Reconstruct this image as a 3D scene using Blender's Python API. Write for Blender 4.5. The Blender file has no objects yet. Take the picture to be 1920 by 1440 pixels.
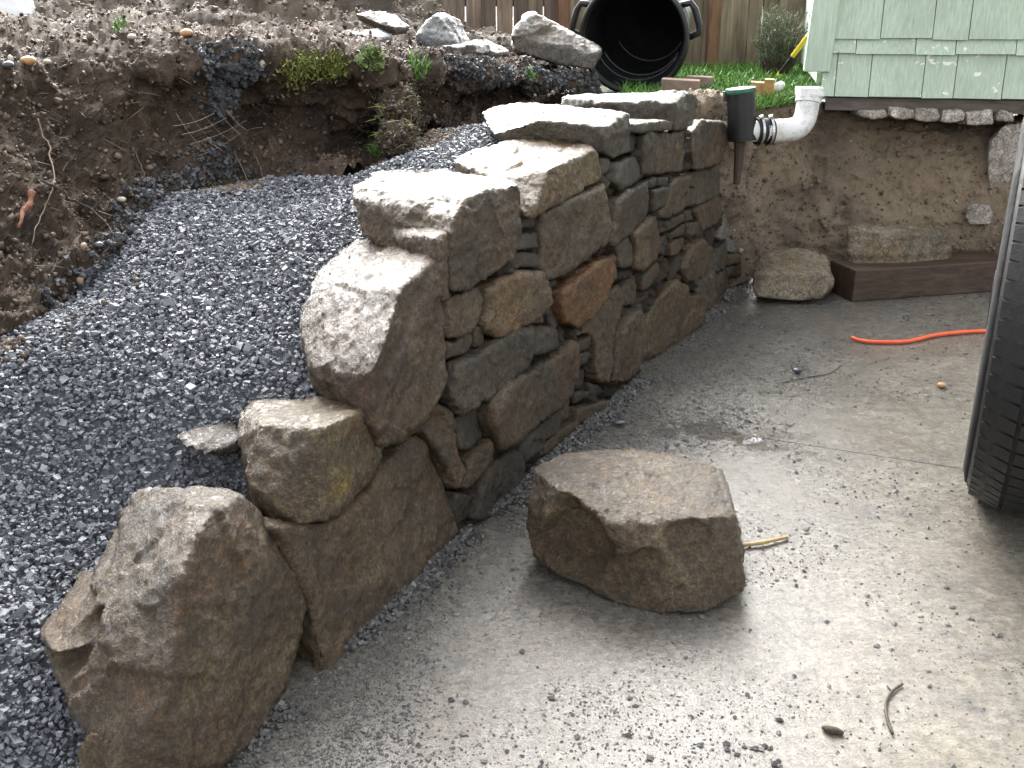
import bpy, bmesh, math, random
import numpy as np
from mathutils import Vector, Matrix
from mathutils.geometry import tessellate_polygon

random.seed(7)
rng = np.random.default_rng(7)
scene = bpy.context.scene
COL = scene.collection

# ------------------------------------------------------------------ camera
FPX = 1900.0                       # focal length in pixels of the 1920 px wide picture
PITCH = math.radians(20.43)
cam_data = bpy.data.cameras.new('camera')
cam = bpy.data.objects.new('camera', cam_data)
COL.objects.link(cam)
cam.location = (0, 0, 1.0)
cam.rotation_euler = (math.radians(90) - PITCH, 0, 0)
cam_data.sensor_width = 36.0
cam_data.lens = FPX / 1920 * 36.0
cam_data.clip_start = 0.02
cam_data.clip_end = 500
scene.camera = cam

# ------------------------------------------------------------------ overcast sky and soft sun
SUN_EL, SUN_AZ = math.radians(40), math.radians(-14)     # azimuth clockwise from +Y
world = bpy.data.worlds.new('World')
scene.world = world
world.use_nodes = True
wn = world.node_tree
wn.nodes.clear()
w_out = wn.nodes.new('ShaderNodeOutputWorld')
w_bg = wn.nodes.new('ShaderNodeBackground')
w_hs = wn.nodes.new('ShaderNodeHueSaturation')
w_sky = wn.nodes.new('ShaderNodeTexSky')
w_sky.sky_type = 'NISHITA'
w_sky.sun_disc = False
w_sky.sun_elevation = SUN_EL
w_sky.sun_rotation = SUN_AZ
w_sky.air_density = 1.0
w_sky.dust_density = 5.0
w_sky.ozone_density = 1.0
w_hs.inputs['Saturation'].default_value = 0.18
w_hs.inputs['Value'].default_value = 1.0
w_bg.inputs['Strength'].default_value = 0.15
wn.links.new(w_sky.outputs[0], w_hs.inputs['Color'])
wn.links.new(w_hs.outputs[0], w_bg.inputs['Color'])
wn.links.new(w_bg.outputs[0], w_out.inputs['Surface'])

sun_data = bpy.data.lights.new('sun', 'SUN')
sun = bpy.data.objects.new('sun', sun_data)
COL.objects.link(sun)
sun_data.energy = 1.15
sun_data.angle = math.radians(50)
sun_data.color = (1.0, 0.97, 0.93)
sd = Vector((math.sin(SUN_AZ) * math.cos(SUN_EL), math.cos(SUN_AZ) * math.cos(SUN_EL), math.sin(SUN_EL)))
sun.rotation_euler = sd.to_track_quat('Z', 'Y').to_euler()
sun.location = sd * 20

scene.view_settings.view_transform = 'Standard'
scene.view_settings.look = 'None'
scene.view_settings.gamma = 1.0
scene.view_settings.exposure = 2.14
scene.view_settings.use_curve_mapping = False
scene.render.engine = 'CYCLES'
scene.cycles.use_denoising = True
scene.cycles.denoiser = 'OPENIMAGEDENOISE'
scene.cycles.denoising_input_passes = 'RGB_ALBEDO_NORMAL'
scene.cycles.denoising_prefilter = 'ACCURATE'
scene.cycles.use_adaptive_sampling = False
scene.cycles.max_bounces = 6

# ------------------------------------------------------------------ survey helpers: picture points to places
CP, SP = math.cos(PITCH), math.sin(PITCH)
W0 = np.array([-0.1, 1.815])                        # a point on the foot of the stone wall
WD = np.array([0.4443, 0.8959]); WD /= np.linalg.norm(WD)   # along the wall, away from the viewer
WN = np.array([-WD[1], WD[0]])                      # into the bank behind the wall
BAT = 0.08                                          # batter of the wall face


def ray(x, y):
    u = (x - 960) / FPX
    v = (720 - y) / FPX
    return np.array([u, CP + v * SP, -SP + v * CP])


def PN(x, y, n=0.0):                                # on the battered plane n behind the wall face
    r = ray(x, y)
    t = (n + BAT + W0 @ WN) / (r[:2] @ WN - BAT * r[2])
    p = t * r
    p[2] += 1
    return p


def PZ(x, y, z):                                    # on the level z
    r = ray(x, y)
    t = (z - 1) / r[2]
    p = t * r
    p[2] += 1
    return p


def PY(x, y, Y):                                    # on the upright plane at distance Y
    r = ray(x, y)
    t = Y / r[1]
    p = t * r
    p[2] += 1
    return p


def SNZ(s, n, z):                                   # wall frame to world
    q = W0 + s * WD + n * WN
    return np.array([q[0], q[1], z])


def to_sn(P):
    q = np.asarray(P)[..., :2] - W0
    return q @ WD, q @ WN


# ------------------------------------------------------------------ vectorised noise
def _hash(ix, iy, iz, seed):
    h = (ix.astype(np.int64) * 374761393 + iy.astype(np.int64) * 668265263 + iz.astype(np.int64) * 2147483647 + seed * 974634777) & 0xFFFFFFFF
    h = ((h ^ (h >> 13)) * 1274126177) & 0xFFFFFFFF
    h = h ^ (h >> 16)
    return (h & 0xFFFF) / 32767.5 - 1.0


def vnoise(P, seed=0):
    P = np.asarray(P, dtype=np.float64)
    I = np.floor(P).astype(np.int64)
    F = P - I
    F = F * F * F * (F * (F * 6 - 15) + 10)
    out = 0
    for dx in (0, 1):
        wx = F[:, 0] if dx else 1 - F[:, 0]
        for dy in (0, 1):
            wy = F[:, 1] if dy else 1 - F[:, 1]
            for dz in (0, 1):
                wz = F[:, 2] if dz else 1 - F[:, 2]
                out = out + wx * wy * wz * _hash(I[:, 0] + dx, I[:, 1] + dy, I[:, 2] + dz, seed)
    return out


def fbm(P, freq, octaves=4, seed=0, gain=0.5, ridged=False):
    P = np.asarray(P) * freq + seed * 3.17
    a, tot, out = 1.0, 0.0, 0
    for o in range(octaves):
        v = vnoise(P, seed + o)
        if ridged:
            v = 1 - 2 * np.abs(v)
        out = out + a * v
        tot += a
        a *= gain
        P = P * 2.03 + 11.3
    return out / tot


# ------------------------------------------------------------------ object helpers
def put(ob, parent=None, label=None, cat=None, group=None, kind=None):
    COL.objects.link(ob)
    if parent is not None:
        ob.parent = parent
        ob.matrix_parent_inverse = Matrix.Translation(parent.location).inverted() if parent.rotation_euler.z == 0 else parent.matrix_basis.inverted()
    tag(ob, label, cat, group, kind)
    return ob


def tag(ob, label=None, cat=None, group=None, kind=None):
    if label: ob['label'] = label
    if cat: ob['category'] = cat
    if group: ob['group'] = group
    if kind: ob['kind'] = kind
    return ob


def empty(name, loc, label, cat, group=None, kind=None):
    o = bpy.data.objects.new(name, None)
    o.location = [float(v) for v in loc]
    o.empty_display_size = 0.1
    return put(o, None, label, cat, group, kind)


def mesh_obj(name, V, F, mat, parent=None, smooth=False, center=True, **tags):
    V = np.asarray(V, dtype=np.float64)
    c = np.zeros(3)
    if center and len(V):
        c = (V.min(0) + V.max(0)) / 2
        c[2] = V[:, 2].min()
    me = bpy.data.meshes.new(name)
    me.from_pydata((V - c).tolist(), [], [tuple(int(i) for i in f) for f in F])
    me.validate()
    me.update()
    me.materials.append(mat)
    if smooth:
        me.polygons.foreach_set('use_smooth', [True] * len(me.polygons))
    ob = bpy.data.objects.new(name, me)
    ob.location = c.tolist()
    return put(ob, parent, **tags)


def fast_mesh(name, V, T, mat, smooth=False, attr=None, **tags):
    """joined triangles from arrays (for gravel, clods, grass)"""
    me = bpy.data.meshes.new(name)
    V = np.ascontiguousarray(V, dtype=np.float32)
    T = np.ascontiguousarray(T, dtype=np.int32)
    me.vertices.add(len(V))
    me.vertices.foreach_set('co', V.ravel())
    me.loops.add(T.size)
    me.loops.foreach_set('vertex_index', T.ravel())
    me.polygons.add(len(T))
    me.polygons.foreach_set('loop_start', np.arange(0, T.size, 3, dtype=np.int32))
    me.polygons.foreach_set('loop_total', np.full(len(T), 3, dtype=np.int32))
    me.polygons.foreach_set('use_smooth', np.full(len(T), smooth))
    if attr is not None:
        a = me.attributes.new('tone', 'FLOAT', 'POINT')
        a.data.foreach_set('value', np.ascontiguousarray(attr, dtype=np.float32))
    me.update(calc_edges=True)
    me.materials.append(mat)
    ob = bpy.data.objects.new(name, me)
    return put(ob, tags.pop('parent', None), **tags)


class MB:
    """collects shapes and builds ONE mesh object"""
    def __init__(self):
        self.V, self.F = [], []

    def add(self, V, F):
        o = len(self.V)
        self.V += [tuple(float(a) for a in v) for v in V]
        self.F += [tuple(i + o for i in f) for f in F]
        return self

    def box(self, a, b):
        (x0, y0, z0), (x1, y1, z1) = a, b
        V = [(x0, y0, z0), (x1, y0, z0), (x1, y1, z0), (x0, y1, z0), (x0, y0, z1), (x1, y0, z1), (x1, y1, z1), (x0, y1, z1)]
        return self.add(V, [(0, 3, 2, 1), (4, 5, 6, 7), (0, 1, 5, 4), (1, 2, 6, 5), (2, 3, 7, 6), (3, 0, 4, 7)])

    def hexa(self, V):       # 8 corners: bottom ring then top ring
        return self.add(V, [(0, 3, 2, 1), (4, 5, 6, 7), (0, 1, 5, 4), (1, 2, 6, 5), (2, 3, 7, 6), (3, 0, 4, 7)])

    def tube(self, pts, rad, seg=8, caps=True):
        pts = [Vector(p) for p in pts]
        n = len(pts)
        rads = rad if isinstance(rad, (list, tuple)) else [rad] * n
        t0 = (pts[1] - pts[0]).normalized()
        a = t0.orthogonal().normalized()
        V, F = [], []
        for i, p in enumerate(pts):
            t = (pts[min(i + 1, n - 1)] - pts[max(i - 1, 0)]).normalized()
            a = (a - t * a.dot(t)).normalized()
            b = t.cross(a)
            for k in range(seg):
                w = 2 * math.pi * k / seg
                V.append(p + (a * math.cos(w) + b * math.sin(w)) * rads[i])
        for i in range(n - 1):
            for k in range(seg):
                k2 = (k + 1) % seg
                F.append((i * seg + k, i * seg + k2, (i + 1) * seg + k2, (i + 1) * seg + k))
        if caps:
            F.append(tuple(range(seg - 1, -1, -1)))
            F.append(tuple((n - 1) * seg + k for k in range(seg)))
        return self.add(V, F)

    def lathe(self, prof, origin, axis, seg=48, close=False):
        """prof: (distance along axis, radius) pairs"""
        ax = Vector(axis).normalized()
        a = ax.orthogonal().normalized()
        b = ax.cross(a)
        o = Vector(origin)
        V, F = [], []
        for h, r in prof:
            for k in range(seg):
                w = 2 * math.pi * k / seg
                V.append(o + ax * h + (a * math.cos(w) + b * math.sin(w)) * r)
        m = len(prof)
        for i in range(m if close else m - 1):
            j = (i + 1) % m
            for k in range(seg):
                k2 = (k + 1) % seg
                F.append((i * seg + k, i * seg + k2, j * seg + k2, j * seg + k))
        return self.add(V, F)

    def build(self, name, mat, parent=None, smooth=False, bevel=0, **tags):
        ob = mesh_obj(name, self.V, self.F, mat, parent, smooth, **tags)
        bm = bmesh.new()
        bm.from_mesh(ob.data)
        bmesh.ops.recalc_face_normals(bm, faces=bm.faces)
        if bevel:
            bmesh.ops.bevel(bm, geom=[e for e in bm.edges], offset=bevel, segments=2, affect='EDGES', profile=0.6)
        bm.to_mesh(ob.data)
        bm.free()
        return ob


def catmull(P, m):
    """resample a polyline (k x d) to m points on a Catmull-Rom spline"""
    P = np.asarray(P, dtype=float)
    k = len(P)
    E = np.vstack([2 * P[0] - P[1], P, 2 * P[-1] - P[-2]])
    u = np.linspace(0, k - 1, m)
    i = np.minimum(u.astype(int), k - 2)
    f = (u - i)[:, None]
    a, b, c, d = E[i], E[i + 1], E[i + 2], E[i + 3]
    return 0.5 * (2 * b + (c - a) * f + (2 * a - 5 * b + 4 * c - d) * f ** 2 + (3 * b - a - 3 * c + d) * f ** 3)


# ------------------------------------------------------------------ material helpers
class NM:
    def __init__(self, name):
        self.mat = bpy.data.materials.new(name)
        self.mat.use_nodes = True
        self.nt = self.mat.node_tree
        self.b = self.nt.nodes['Principled BSDF']
        tc = self.nt.nodes.new('ShaderNodeTexCoord')
        self.co = tc.outputs['Object']

    def node(self, typ, **kw):
        n = self.nt.nodes.new(typ)
        for k, v in kw.items():
            setattr(n, k, v)
        return n

    def link(self, a, b):
        self.nt.links.new(a, b)

    def setin(self, sock, v):
        if hasattr(v, 'is_linked') or isinstance(v, bpy.types.NodeSocket):
            self.link(v, sock)
        else:
            sock.default_value = v

    def per_object(self, amount=40.0):
        oi = self.node('ShaderNodeObjectInfo')
        m = self.node('ShaderNodeVectorMath', operation='SCALE')
        comb = self.node('ShaderNodeCombineXYZ')
        for k in range(3):
            self.link(oi.outputs['Random'], comb.inputs[k])
        self.link(comb.outputs[0], m.inputs[0])
        m.inputs['Scale'].default_value = amount
        a = self.node('ShaderNodeVectorMath', operation='ADD')
        self.link(self.co, a.inputs[0]); self.link(m.outputs[0], a.inputs[1])
        self.co = a.outputs[0]
        self.rand = oi.outputs['Random']

    def scaled(self, v):
        m = self.node('ShaderNodeVectorMath', operation='MULTIPLY')
        self.link(self.co, m.inputs[0]); m.inputs[1].default_value = v
        return m.outputs[0]

    def noise(self, scale, detail=4, rough=0.55, co=None, dist=0.0):
        n = self.node('ShaderNodeTexNoise')
        self.link(co or self.co, n.inputs['Vector'])
        n.inputs['Scale'].default_value = scale
        n.inputs['Detail'].default_value = detail
        n.inputs['Roughness'].default_value = rough
        n.inputs['Distortion'].default_value = dist
        return n.outputs['Fac']

    def voronoi(self, scale, feature='F1', co=None, out='Distance'):
        n = self.node('ShaderNodeTexVoronoi', feature=feature)
        self.link(co or self.co, n.inputs['Vector'])
        n.inputs['Scale'].default_value = scale
        return n.outputs[out]

    def ramp(self, fac, stops, interp='LINEAR'):
        n = self.node('ShaderNodeValToRGB')
        n.color_ramp.interpolation = interp
        el = n.color_ramp.elements
        while len(el) < len(stops):
            el.new(0.5)
        for e, (p, c) in zip(el, stops):
            e.position = p
            e.color = (c, c, c, 1) if isinstance(c, (int, float)) else (*c, 1)
        self.link(fac, n.inputs[0])
        return n.outputs[0]

    def mix(self, fac, a, b, mode='MIX'):
        n = self.node('ShaderNodeMix', data_type='RGBA', blend_type=mode)
        self.setin(n.inputs[0], fac)
        for s, v in ((n.inputs[6], a), (n.inputs[7], b)):
            self.setin(s, (*v, 1) if isinstance(v, tuple) and len(v) == 3 else v)
        return n.outputs[2]

    def math(self, op, a, b=0.0, clamp=False):
        n = self.node('ShaderNodeMath', operation=op, use_clamp=clamp)
        self.setin(n.inputs[0], a); self.setin(n.inputs[1], b)
        return n.outputs[0]

    def attr(self, name):
        n = self.node('ShaderNodeAttribute', attribute_name=name)
        return n.outputs['Fac']

    def bump(self, h, strength=0.5, dist=0.01, normal=None):
        n = self.node('ShaderNodeBump')
        n.inputs['Strength'].default_value = strength
        n.inputs['Distance'].default_value = dist
        self.link(h, n.inputs['Height'])
        if normal is not None:
            self.link(normal, n.inputs['Normal'])
        return n.outputs[0]

    def done(self, color=None, rough=None, normal=None, metal=0.0, coat=0.0, coat_rough=0.1, spec=None, film=None):
        b = self.b
        if color is not None:
            self.setin(b.inputs['Base Color'], (*color, 1) if isinstance(color, tuple) and len(color) == 3 else color)
        if rough is not None: self.setin(b.inputs['Roughness'], rough)
        if normal is not None:
            self.link(normal, b.inputs['Normal'])
            self.link(film if film is not None else normal, b.inputs['Coat Normal'])
        b.inputs['Metallic'].default_value = metal
        self.setin(b.inputs['Coat Weight'], coat)
        self.setin(b.inputs['Coat Roughness'], coat_rough)
        if spec is not None: b.inputs['Specular IOR Level'].default_value = spec
        return self.mat


def rock_mat(name, dark, mid, light, rust=None, rust_amt=0.5, yellow=None, wet=1.0, speck=0.9):
    m = NM(name)
    m.per_object()
    n1 = m.noise(4.5, 8, 0.62, dist=0.6)
    col = m.ramp(n1, [(0.28, dark), (0.5, mid), (0.72, light)])
    if rust:
        r = m.ramp(m.noise(5.5, 5, 0.6, dist=0.8), [(0.62 - 0.3 * rust_amt, 0.0), (0.80 - 0.22 * rust_amt, 1.0)])
        col = m.mix(m.math('MULTIPLY', r, 0.75), col, rust)
    if yellow:
        r = m.ramp(m.noise(7.0, 6, 0.65), [(0.56, 0.0), (0.68, 1.0)])
        col = m.mix(m.math('MULTIPLY', r, 0.6), col, yellow)
    # grain: dark minerals, pale crystals brightened to paint glints, patchy dirt
    g1 = m.ramp(m.noise(170, 3, 0.7), [(0.34, 0.30), (0.5, 1.0), (0.66, 1.6)])
    col = m.mix(speck, col, m.mix(1.0, col, g1, 'MULTIPLY'))
    g2 = m.ramp(m.noise(420, 2, 0.6), [(0.67, 0.0), (0.74, 1.0)])
    col = m.mix(m.math('MULTIPLY', g2, 0.6 * speck), col, (0.55, 0.50, 0.42))
    g0 = m.ramp(m.noise(58, 4, 0.7), [(0.34, 0.45), (0.5, 1.0), (0.66, 1.55)])
    col = m.mix(0.75, col, m.mix(1.0, col, g0, 'MULTIPLY'))
    dirt = m.ramp(m.noise(26, 6, 0.7), [(0.52, 0.0), (0.66, 1.0)])
    col = m.mix(m.math('MULTIPLY', dirt, 0.45), col, tuple(c * 0.55 for c in dark))
    val = m.math('ADD', m.math('MULTIPLY', m.rand, 0.5), 0.75)
    col = m.mix(1.0, col, m.ramp(val, [(0.0, 0.0), (1.0, 1.0)]), 'MULTIPLY') if False else col
    h = m.math('ADD', m.math('MULTIPLY', m.noise(38, 7, 0.68), 1.0), m.math('MULTIPLY', m.noise(190, 4, 0.7), 0.35))
    nrm = m.bump(h, 0.9, 0.015)
    film = m.bump(m.math('ADD', m.math('MULTIPLY', m.noise(60, 5, 0.7), 1.0), m.math('MULTIPLY', m.noise(300, 3, 0.7), 0.8)), 0.9, 0.007)
    rgh = m.ramp(m.noise(14, 5, 0.6), [(0.35, 0.34), (0.65, 0.6)])
    m.b.inputs['Coat IOR'].default_value = 1.42
    m.b.inputs['IOR'].default_value = 1.36
    return m.done(col, rgh, nrm, coat=wet, film=film, coat_rough=m.ramp(m.noise(60, 4, 0.6), [(0.35, 0.07), (0.65, 0.26)]))


MAT = {}
MAT['rock_brown'] = rock_mat('wet brown granite', (0.02431, 0.01606, 0.007753), (0.06207, 0.04011, 0.01772), (0.1079, 0.07358, 0.03461), rust=(0.08635, 0.03789, 0.009691), rust_amt=0.35)
MAT['rock_grey'] = rock_mat('wet grey basalt', (0.0216, 0.01606, 0.00886), (0.05127, 0.03832, 0.02049), (0.09173, 0.0691, 0.03739), rust=(0.06477, 0.03345, 0.01108), rust_amt=0.12)
MAT['rock_dark'] = rock_mat('wet dark basalt', (0.01219, 0.009567, 0.005629), (0.03352, 0.02516, 0.01376), (0.06703, 0.05036, 0.02751), rust=(0.05484, 0.02516, 0.007823), rust_amt=0.15)
MAT['rock_tan'] = rock_mat('wet tan sandstone', (0.04308, 0.02658, 0.01031), (0.09769, 0.06169, 0.02417), (0.1495, 0.09968, 0.04422), rust=(0.1264, 0.06169, 0.01476), rust_amt=0.45)
MAT['rock_rust'] = rock_mat('wet rust stained stone', (0.03961, 0.02013, 0.006879), (0.1036, 0.04932, 0.01406), (0.1462, 0.08556, 0.03128), rust=(0.1646, 0.0604, 0.007823), rust_amt=0.8)
MAT['rock_red'] = rock_mat('wet reddish brown stone', (0.02535, 0.01478, 0.006833), (0.05914, 0.03435, 0.01536), (0.09576, 0.06605, 0.03246), rust=(0.0676, 0.02642, 0.01025), rust_amt=0.4)
MAT['rock_sand'] = rock_mat('wet sand coloured stone', (0.06, 0.047, 0.030), (0.17, 0.135, 0.088), (0.28, 0.23, 0.16), rust=(0.2, 0.13, 0.06), rust_amt=0.3)
MAT['rock_pale'] = rock_mat('pale weathered granite', (0.0504, 0.042, 0.0336), (0.1204, 0.1036, 0.084), (0.1904, 0.1736, 0.1512), rust=(0.1456, 0.0952, 0.0448), rust_amt=0.3)
MAT['rock_lichen'] = rock_mat('granite with yellow lichen', (0.02663, 0.01808, 0.008509), (0.07694, 0.05135, 0.02278), (0.1302, 0.09292, 0.04557), rust=(0.1302, 0.06847, 0.01519), rust_amt=0.35, yellow=(0.2132, 0.1517, 0.02733))
MAT['rock_blue'] = rock_mat('pale blue grey stone', (0.064, 0.0672, 0.0704), (0.1408, 0.1408, 0.1408), (0.2304, 0.2304, 0.224), rust=(0.128, 0.1024, 0.0704), rust_amt=0.1)
MAT['concrete_chunk'] = rock_mat('broken pale concrete', (0.1728, 0.1512, 0.1296), (0.3672, 0.324, 0.2808), (0.54, 0.4968, 0.4428), wet=0.1)


def soil_mat(name, dark, mid, light, tan, tan_lo=0.55, bump=1.0, gloss=0.62):
    m = NM(name)
    n = m.noise(6, 9, 0.7)
    col = m.ramp(n, [(0.3, dark), (0.5, mid), (0.72, light)])
    t = m.ramp(m.noise(1.7, 5, 0.6, dist=0.5), [(tan_lo, 0.0), (tan_lo + 0.13, 1.0)])
    col = m.mix(m.math('MULTIPLY', t, 0.7), col, tan)
    fleck = m.ramp(m.voronoi(75), [(0.09, 1.0), (0.17, 0.0)])
    fm = m.ramp(m.noise(9, 3), [(0.5, 0.0), (0.62, 1.0)])
    col = m.mix(m.math('MULTIPLY', m.math('MULTIPLY', fleck, fm), 0.55), col, (0.26, 0.22, 0.18))
    h = m.math('ADD', m.noise(45, 8, 0.75), m.math('MULTIPLY', m.noise(160, 4, 0.7), 0.4))
    nrm = m.bump(h, bump, 0.02)
    return m.done(col, m.ramp(m.noise(30, 4), [(0.4, gloss), (0.6, 0.85)]), nrm)


MAT['soil_dark'] = soil_mat('wet dark topsoil', (0.03226, 0.0207, 0.01371), (0.09072, 0.06021, 0.03941), (0.1915, 0.1355, 0.09082), (0.2117, 0.1392, 0.07368), 0.58)
MAT['soil_tan'] = soil_mat('sandy brown subsoil', (0.08445, 0.06122, 0.04222), (0.2217, 0.1689, 0.1182), (0.4011, 0.3273, 0.2427), (0.3589, 0.2745, 0.1795), 0.45)
MAT['soil_mound'] = soil_mat('loose brown mound soil', (0.0425, 0.0306, 0.0221), (0.1062, 0.08075, 0.0595), (0.187, 0.153, 0.119), (0.17, 0.1318, 0.085), 0.5)


def tone_mat(name, stops, rough=(0.3, 0.6), coat=0.3, speck=60):
    m = NM(name)
    t = m.attr('tone')
    col = m.ramp(t, stops)
    col = m.mix(0.5, col, m.mix(1.0, col, m.ramp(m.noise(speck * 4, 3, 0.7), [(0.3, 0.5), (0.7, 1.5)]), 'MULTIPLY'))
    nrm = m.bump(m.noise(speck * 3, 4, 0.7), 0.5, 0.004)
    r = m.ramp(m.noise(speck, 3), [(0.35, rough[0]), (0.65, rough[1])])
    return m.done(col, r, nrm, coat=coat, coat_rough=0.2)


MAT['gravel'] = tone_mat('wet crushed basalt gravel', [(0.0, (0.06861, 0.07389, 0.08445)), (0.5, (0.1478, 0.1583, 0.1768)), (0.85, (0.2323, 0.2427, 0.2639)), (1.0, (0.3959, 0.3879, 0.3695))], (0.45, 0.75), 0.06)
MAT['gravel_dark'] = tone_mat('dark spilt gravel', [(0.0, (0.026, 0.028, 0.031)), (0.5, (0.060, 0.063, 0.069)), (1.0, (0.13, 0.13, 0.13))], (0.45, 0.75), 0.06)  # darker gravel tones for the stones spilt on the bank
MAT['grit'] = tone_mat('dark wet grit', [(0.0, (0.030, 0.030, 0.031)), (0.6, (0.085, 0.083, 0.080)), (1.0, (0.20, 0.185, 0.16))], (0.4, 0.7), 0.2)
MAT['clods'] = tone_mat('soil crumbs and small pebbles', [(0.0, (0.02788, 0.01784, 0.01188)), (0.5, (0.09061, 0.0616, 0.04158)), (0.88, (0.2002, 0.1426, 0.09355)), (1.0, (0.4183, 0.3243, 0.2376))], (0.5, 0.85), 0.05)
MAT['clods_tan'] = tone_mat('pale soil crumbs', [(0.0, (0.042, 0.03, 0.0216)), (0.5, (0.132, 0.0996, 0.072)), (0.88, (0.216, 0.174, 0.132)), (1.0, (0.396, 0.348, 0.288))], (0.5, 0.85), 0.05)
MAT['blade'] = tone_mat('grass blades', [(0.0, (0.039, 0.0975, 0.013)), (0.5, (0.0975, 0.2405, 0.0286)), (0.9, (0.208, 0.39, 0.0585)), (1.0, (0.416, 0.364, 0.13))], (0.4, 0.6), 0.1)
MAT['moss'] = tone_mat('yellow green moss', [(0.0, (0.05, 0.055, 0.010)), (0.5, (0.14, 0.16, 0.025)), (0.9, (0.24, 0.25, 0.05)), (1.0, (0.28, 0.22, 0.09))], (0.5, 0.8), 0.0)
MAT['herb'] = tone_mat('pale green weed leaves', [(0.0, (0.07, 0.11, 0.03)), (0.5, (0.16, 0.22, 0.07)), (1.0, (0.30, 0.35, 0.14))], (0.45, 0.7), 0.0)
MAT['needle'] = tone_mat('grey green needles', [(0.0, (0.075, 0.10, 0.06)), (0.5, (0.15, 0.185, 0.115)), (1.0, (0.25, 0.28, 0.19))], (0.5, 0.8), 0.0)


def plain(name, col, rough=0.5, var=0.25, bump=0.15, scale=40, coat=0.0, metal=0.0, dirt=0.0):
    m = NM(name)
    m.per_object()
    c = m.ramp(m.noise(scale, 6, 0.65), [(0.3, tuple(v * (1 - var) for v in col)), (0.7, tuple(min(1, v * (1 + var)) for v in col))])
    if dirt:
        dm = m.ramp(m.noise(16, 7, 0.7), [(0.48, 0.0), (0.66, 1.0)])
        c = m.mix(m.math('MULTIPLY', dm, dirt), c, (0.085, 0.066, 0.048))
        sp_ = m.ramp(m.noise(130, 2, 0.6), [(0.66, 0.0), (0.70, 1.0)])
        c = m.mix(m.math('MULTIPLY', sp_, dirt), c, (0.06, 0.045, 0.032))
    n = m.bump(m.noise(scale * 4, 4), bump, 0.004)
    r = m.ramp(m.noise(scale * 0.7, 4), [(0.35, max(0.05, rough - 0.1)), (0.65, min(1, rough + 0.12))])
    return m.done(c, r, n, coat=coat, metal=metal)


MAT['black_plastic'] = plain('black plastic', (0.012, 0.012, 0.013), 0.38, 0.4, 0.1, 20)
MAT['rubber'] = plain('black tyre rubber', (0.007, 0.007, 0.0075), 0.6, 0.3, 0.25, 60, dirt=0.07)
MAT['sidewall'] = plain('dusty tyre sidewall', (0.010, 0.0105, 0.011), 0.85, 0.4, 0.3, 30, dirt=0.15)
MAT['rim'] = plain('dull wheel rim metal', (0.25, 0.25, 0.25), 0.4, 0.3, 0.1, 25, metal=0.8)
MAT['pvc'] = plain('white pvc pipe', (0.70, 0.70, 0.67), 0.32, 0.08, 0.05, 14, dirt=0.55)
MAT['green_cap'] = plain('green plastic lid', (0.02, 0.095, 0.05), 0.4, 0.3, 0.1, 30)
MAT['steel'] = plain('steel clamp', (0.5, 0.5, 0.5), 0.3, 0.2, 0.1, 40, metal=1.0)
MAT['orange'] = plain('orange cord sheath', (0.85, 0.115, 0.035), 0.4, 0.12, 0.15, 60)
MAT['yellow'] = plain('yellow plastic handle', (0.75, 0.55, 0.04), 0.4, 0.1, 0.1, 30)
MAT['white_bag'] = plain('white plastic sheet', (0.78, 0.78, 0.78), 0.35, 0.08, 0.4, 12)
MAT['straw'] = plain('dry straw', (0.42, 0.30, 0.13), 0.55, 0.3, 0.2, 60)
MAT['twig'] = plain('brown twig bark', (0.055, 0.038, 0.026), 0.7, 0.4, 0.5, 90)
MAT['root'] = plain('pale tree root', (0.17, 0.125, 0.09), 0.7, 0.4, 0.5, 90)
MAT['red_root'] = plain('red brown broken root', (0.20, 0.075, 0.04), 0.7, 0.4, 0.5, 90)
MAT['wire'] = plain('grey netting wire', (0.22, 0.21, 0.19), 0.5, 0.3, 0.2, 80)
MAT['brick'] = plain('worn brown brick', (0.20, 0.135, 0.105), 0.8, 0.3, 0.5, 40)
MAT['clay'] = plain('ochre wood block', (0.30, 0.175, 0.06), 0.75, 0.35, 0.5, 35)
MAT['pebble'] = plain('smooth orange pebble', (0.45, 0.25, 0.11), 0.35, 0.25, 0.1, 50)
MAT['pebble_pale'] = plain('smooth pale pebble', (0.45, 0.40, 0.33), 0.4, 0.25, 0.1, 50)
MAT['pebble_dark'] = plain('smooth dark pebble', (0.05, 0.055, 0.065), 0.3, 0.25, 0.1, 50, coat=0.3)
MAT['footing'] = plain('whitewashed footing block', (0.336, 0.304, 0.256), 0.8, 0.35, 0.6, 22)


def wood_mat(name, dark, mid, light, axis=2, stretch=14.0, rough=0.8, coat=0.0):
    m = NM(name)
    m.per_object()
    v = [1.0, 1.0, 1.0]
    v = [stretch if k != axis else 1.0 for k in range(3)]
    co = m.scaled(tuple(v))
    g = m.noise(2.5, 8, 0.65, co=co, dist=0.4)
    col = m.ramp(g, [(0.3, dark), (0.5, mid), (0.72, light)])
    val = m.ramp(m.rand, [(0.0, 0.6), (1.0, 1.25)])
    col = m.mix(1.0, col, val, 'MULTIPLY')
    st = m.ramp(m.noise(3, 5, 0.6), [(0.45, 0.0), (0.7, 1.0)])
    col = m.mix(m.math('MULTIPLY', st, 0.5), col, dark)
    nrm = m.bump(g, 0.5, 0.006)
    return m.done(col, rough, nrm, coat=coat, coat_rough=0.25)


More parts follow.
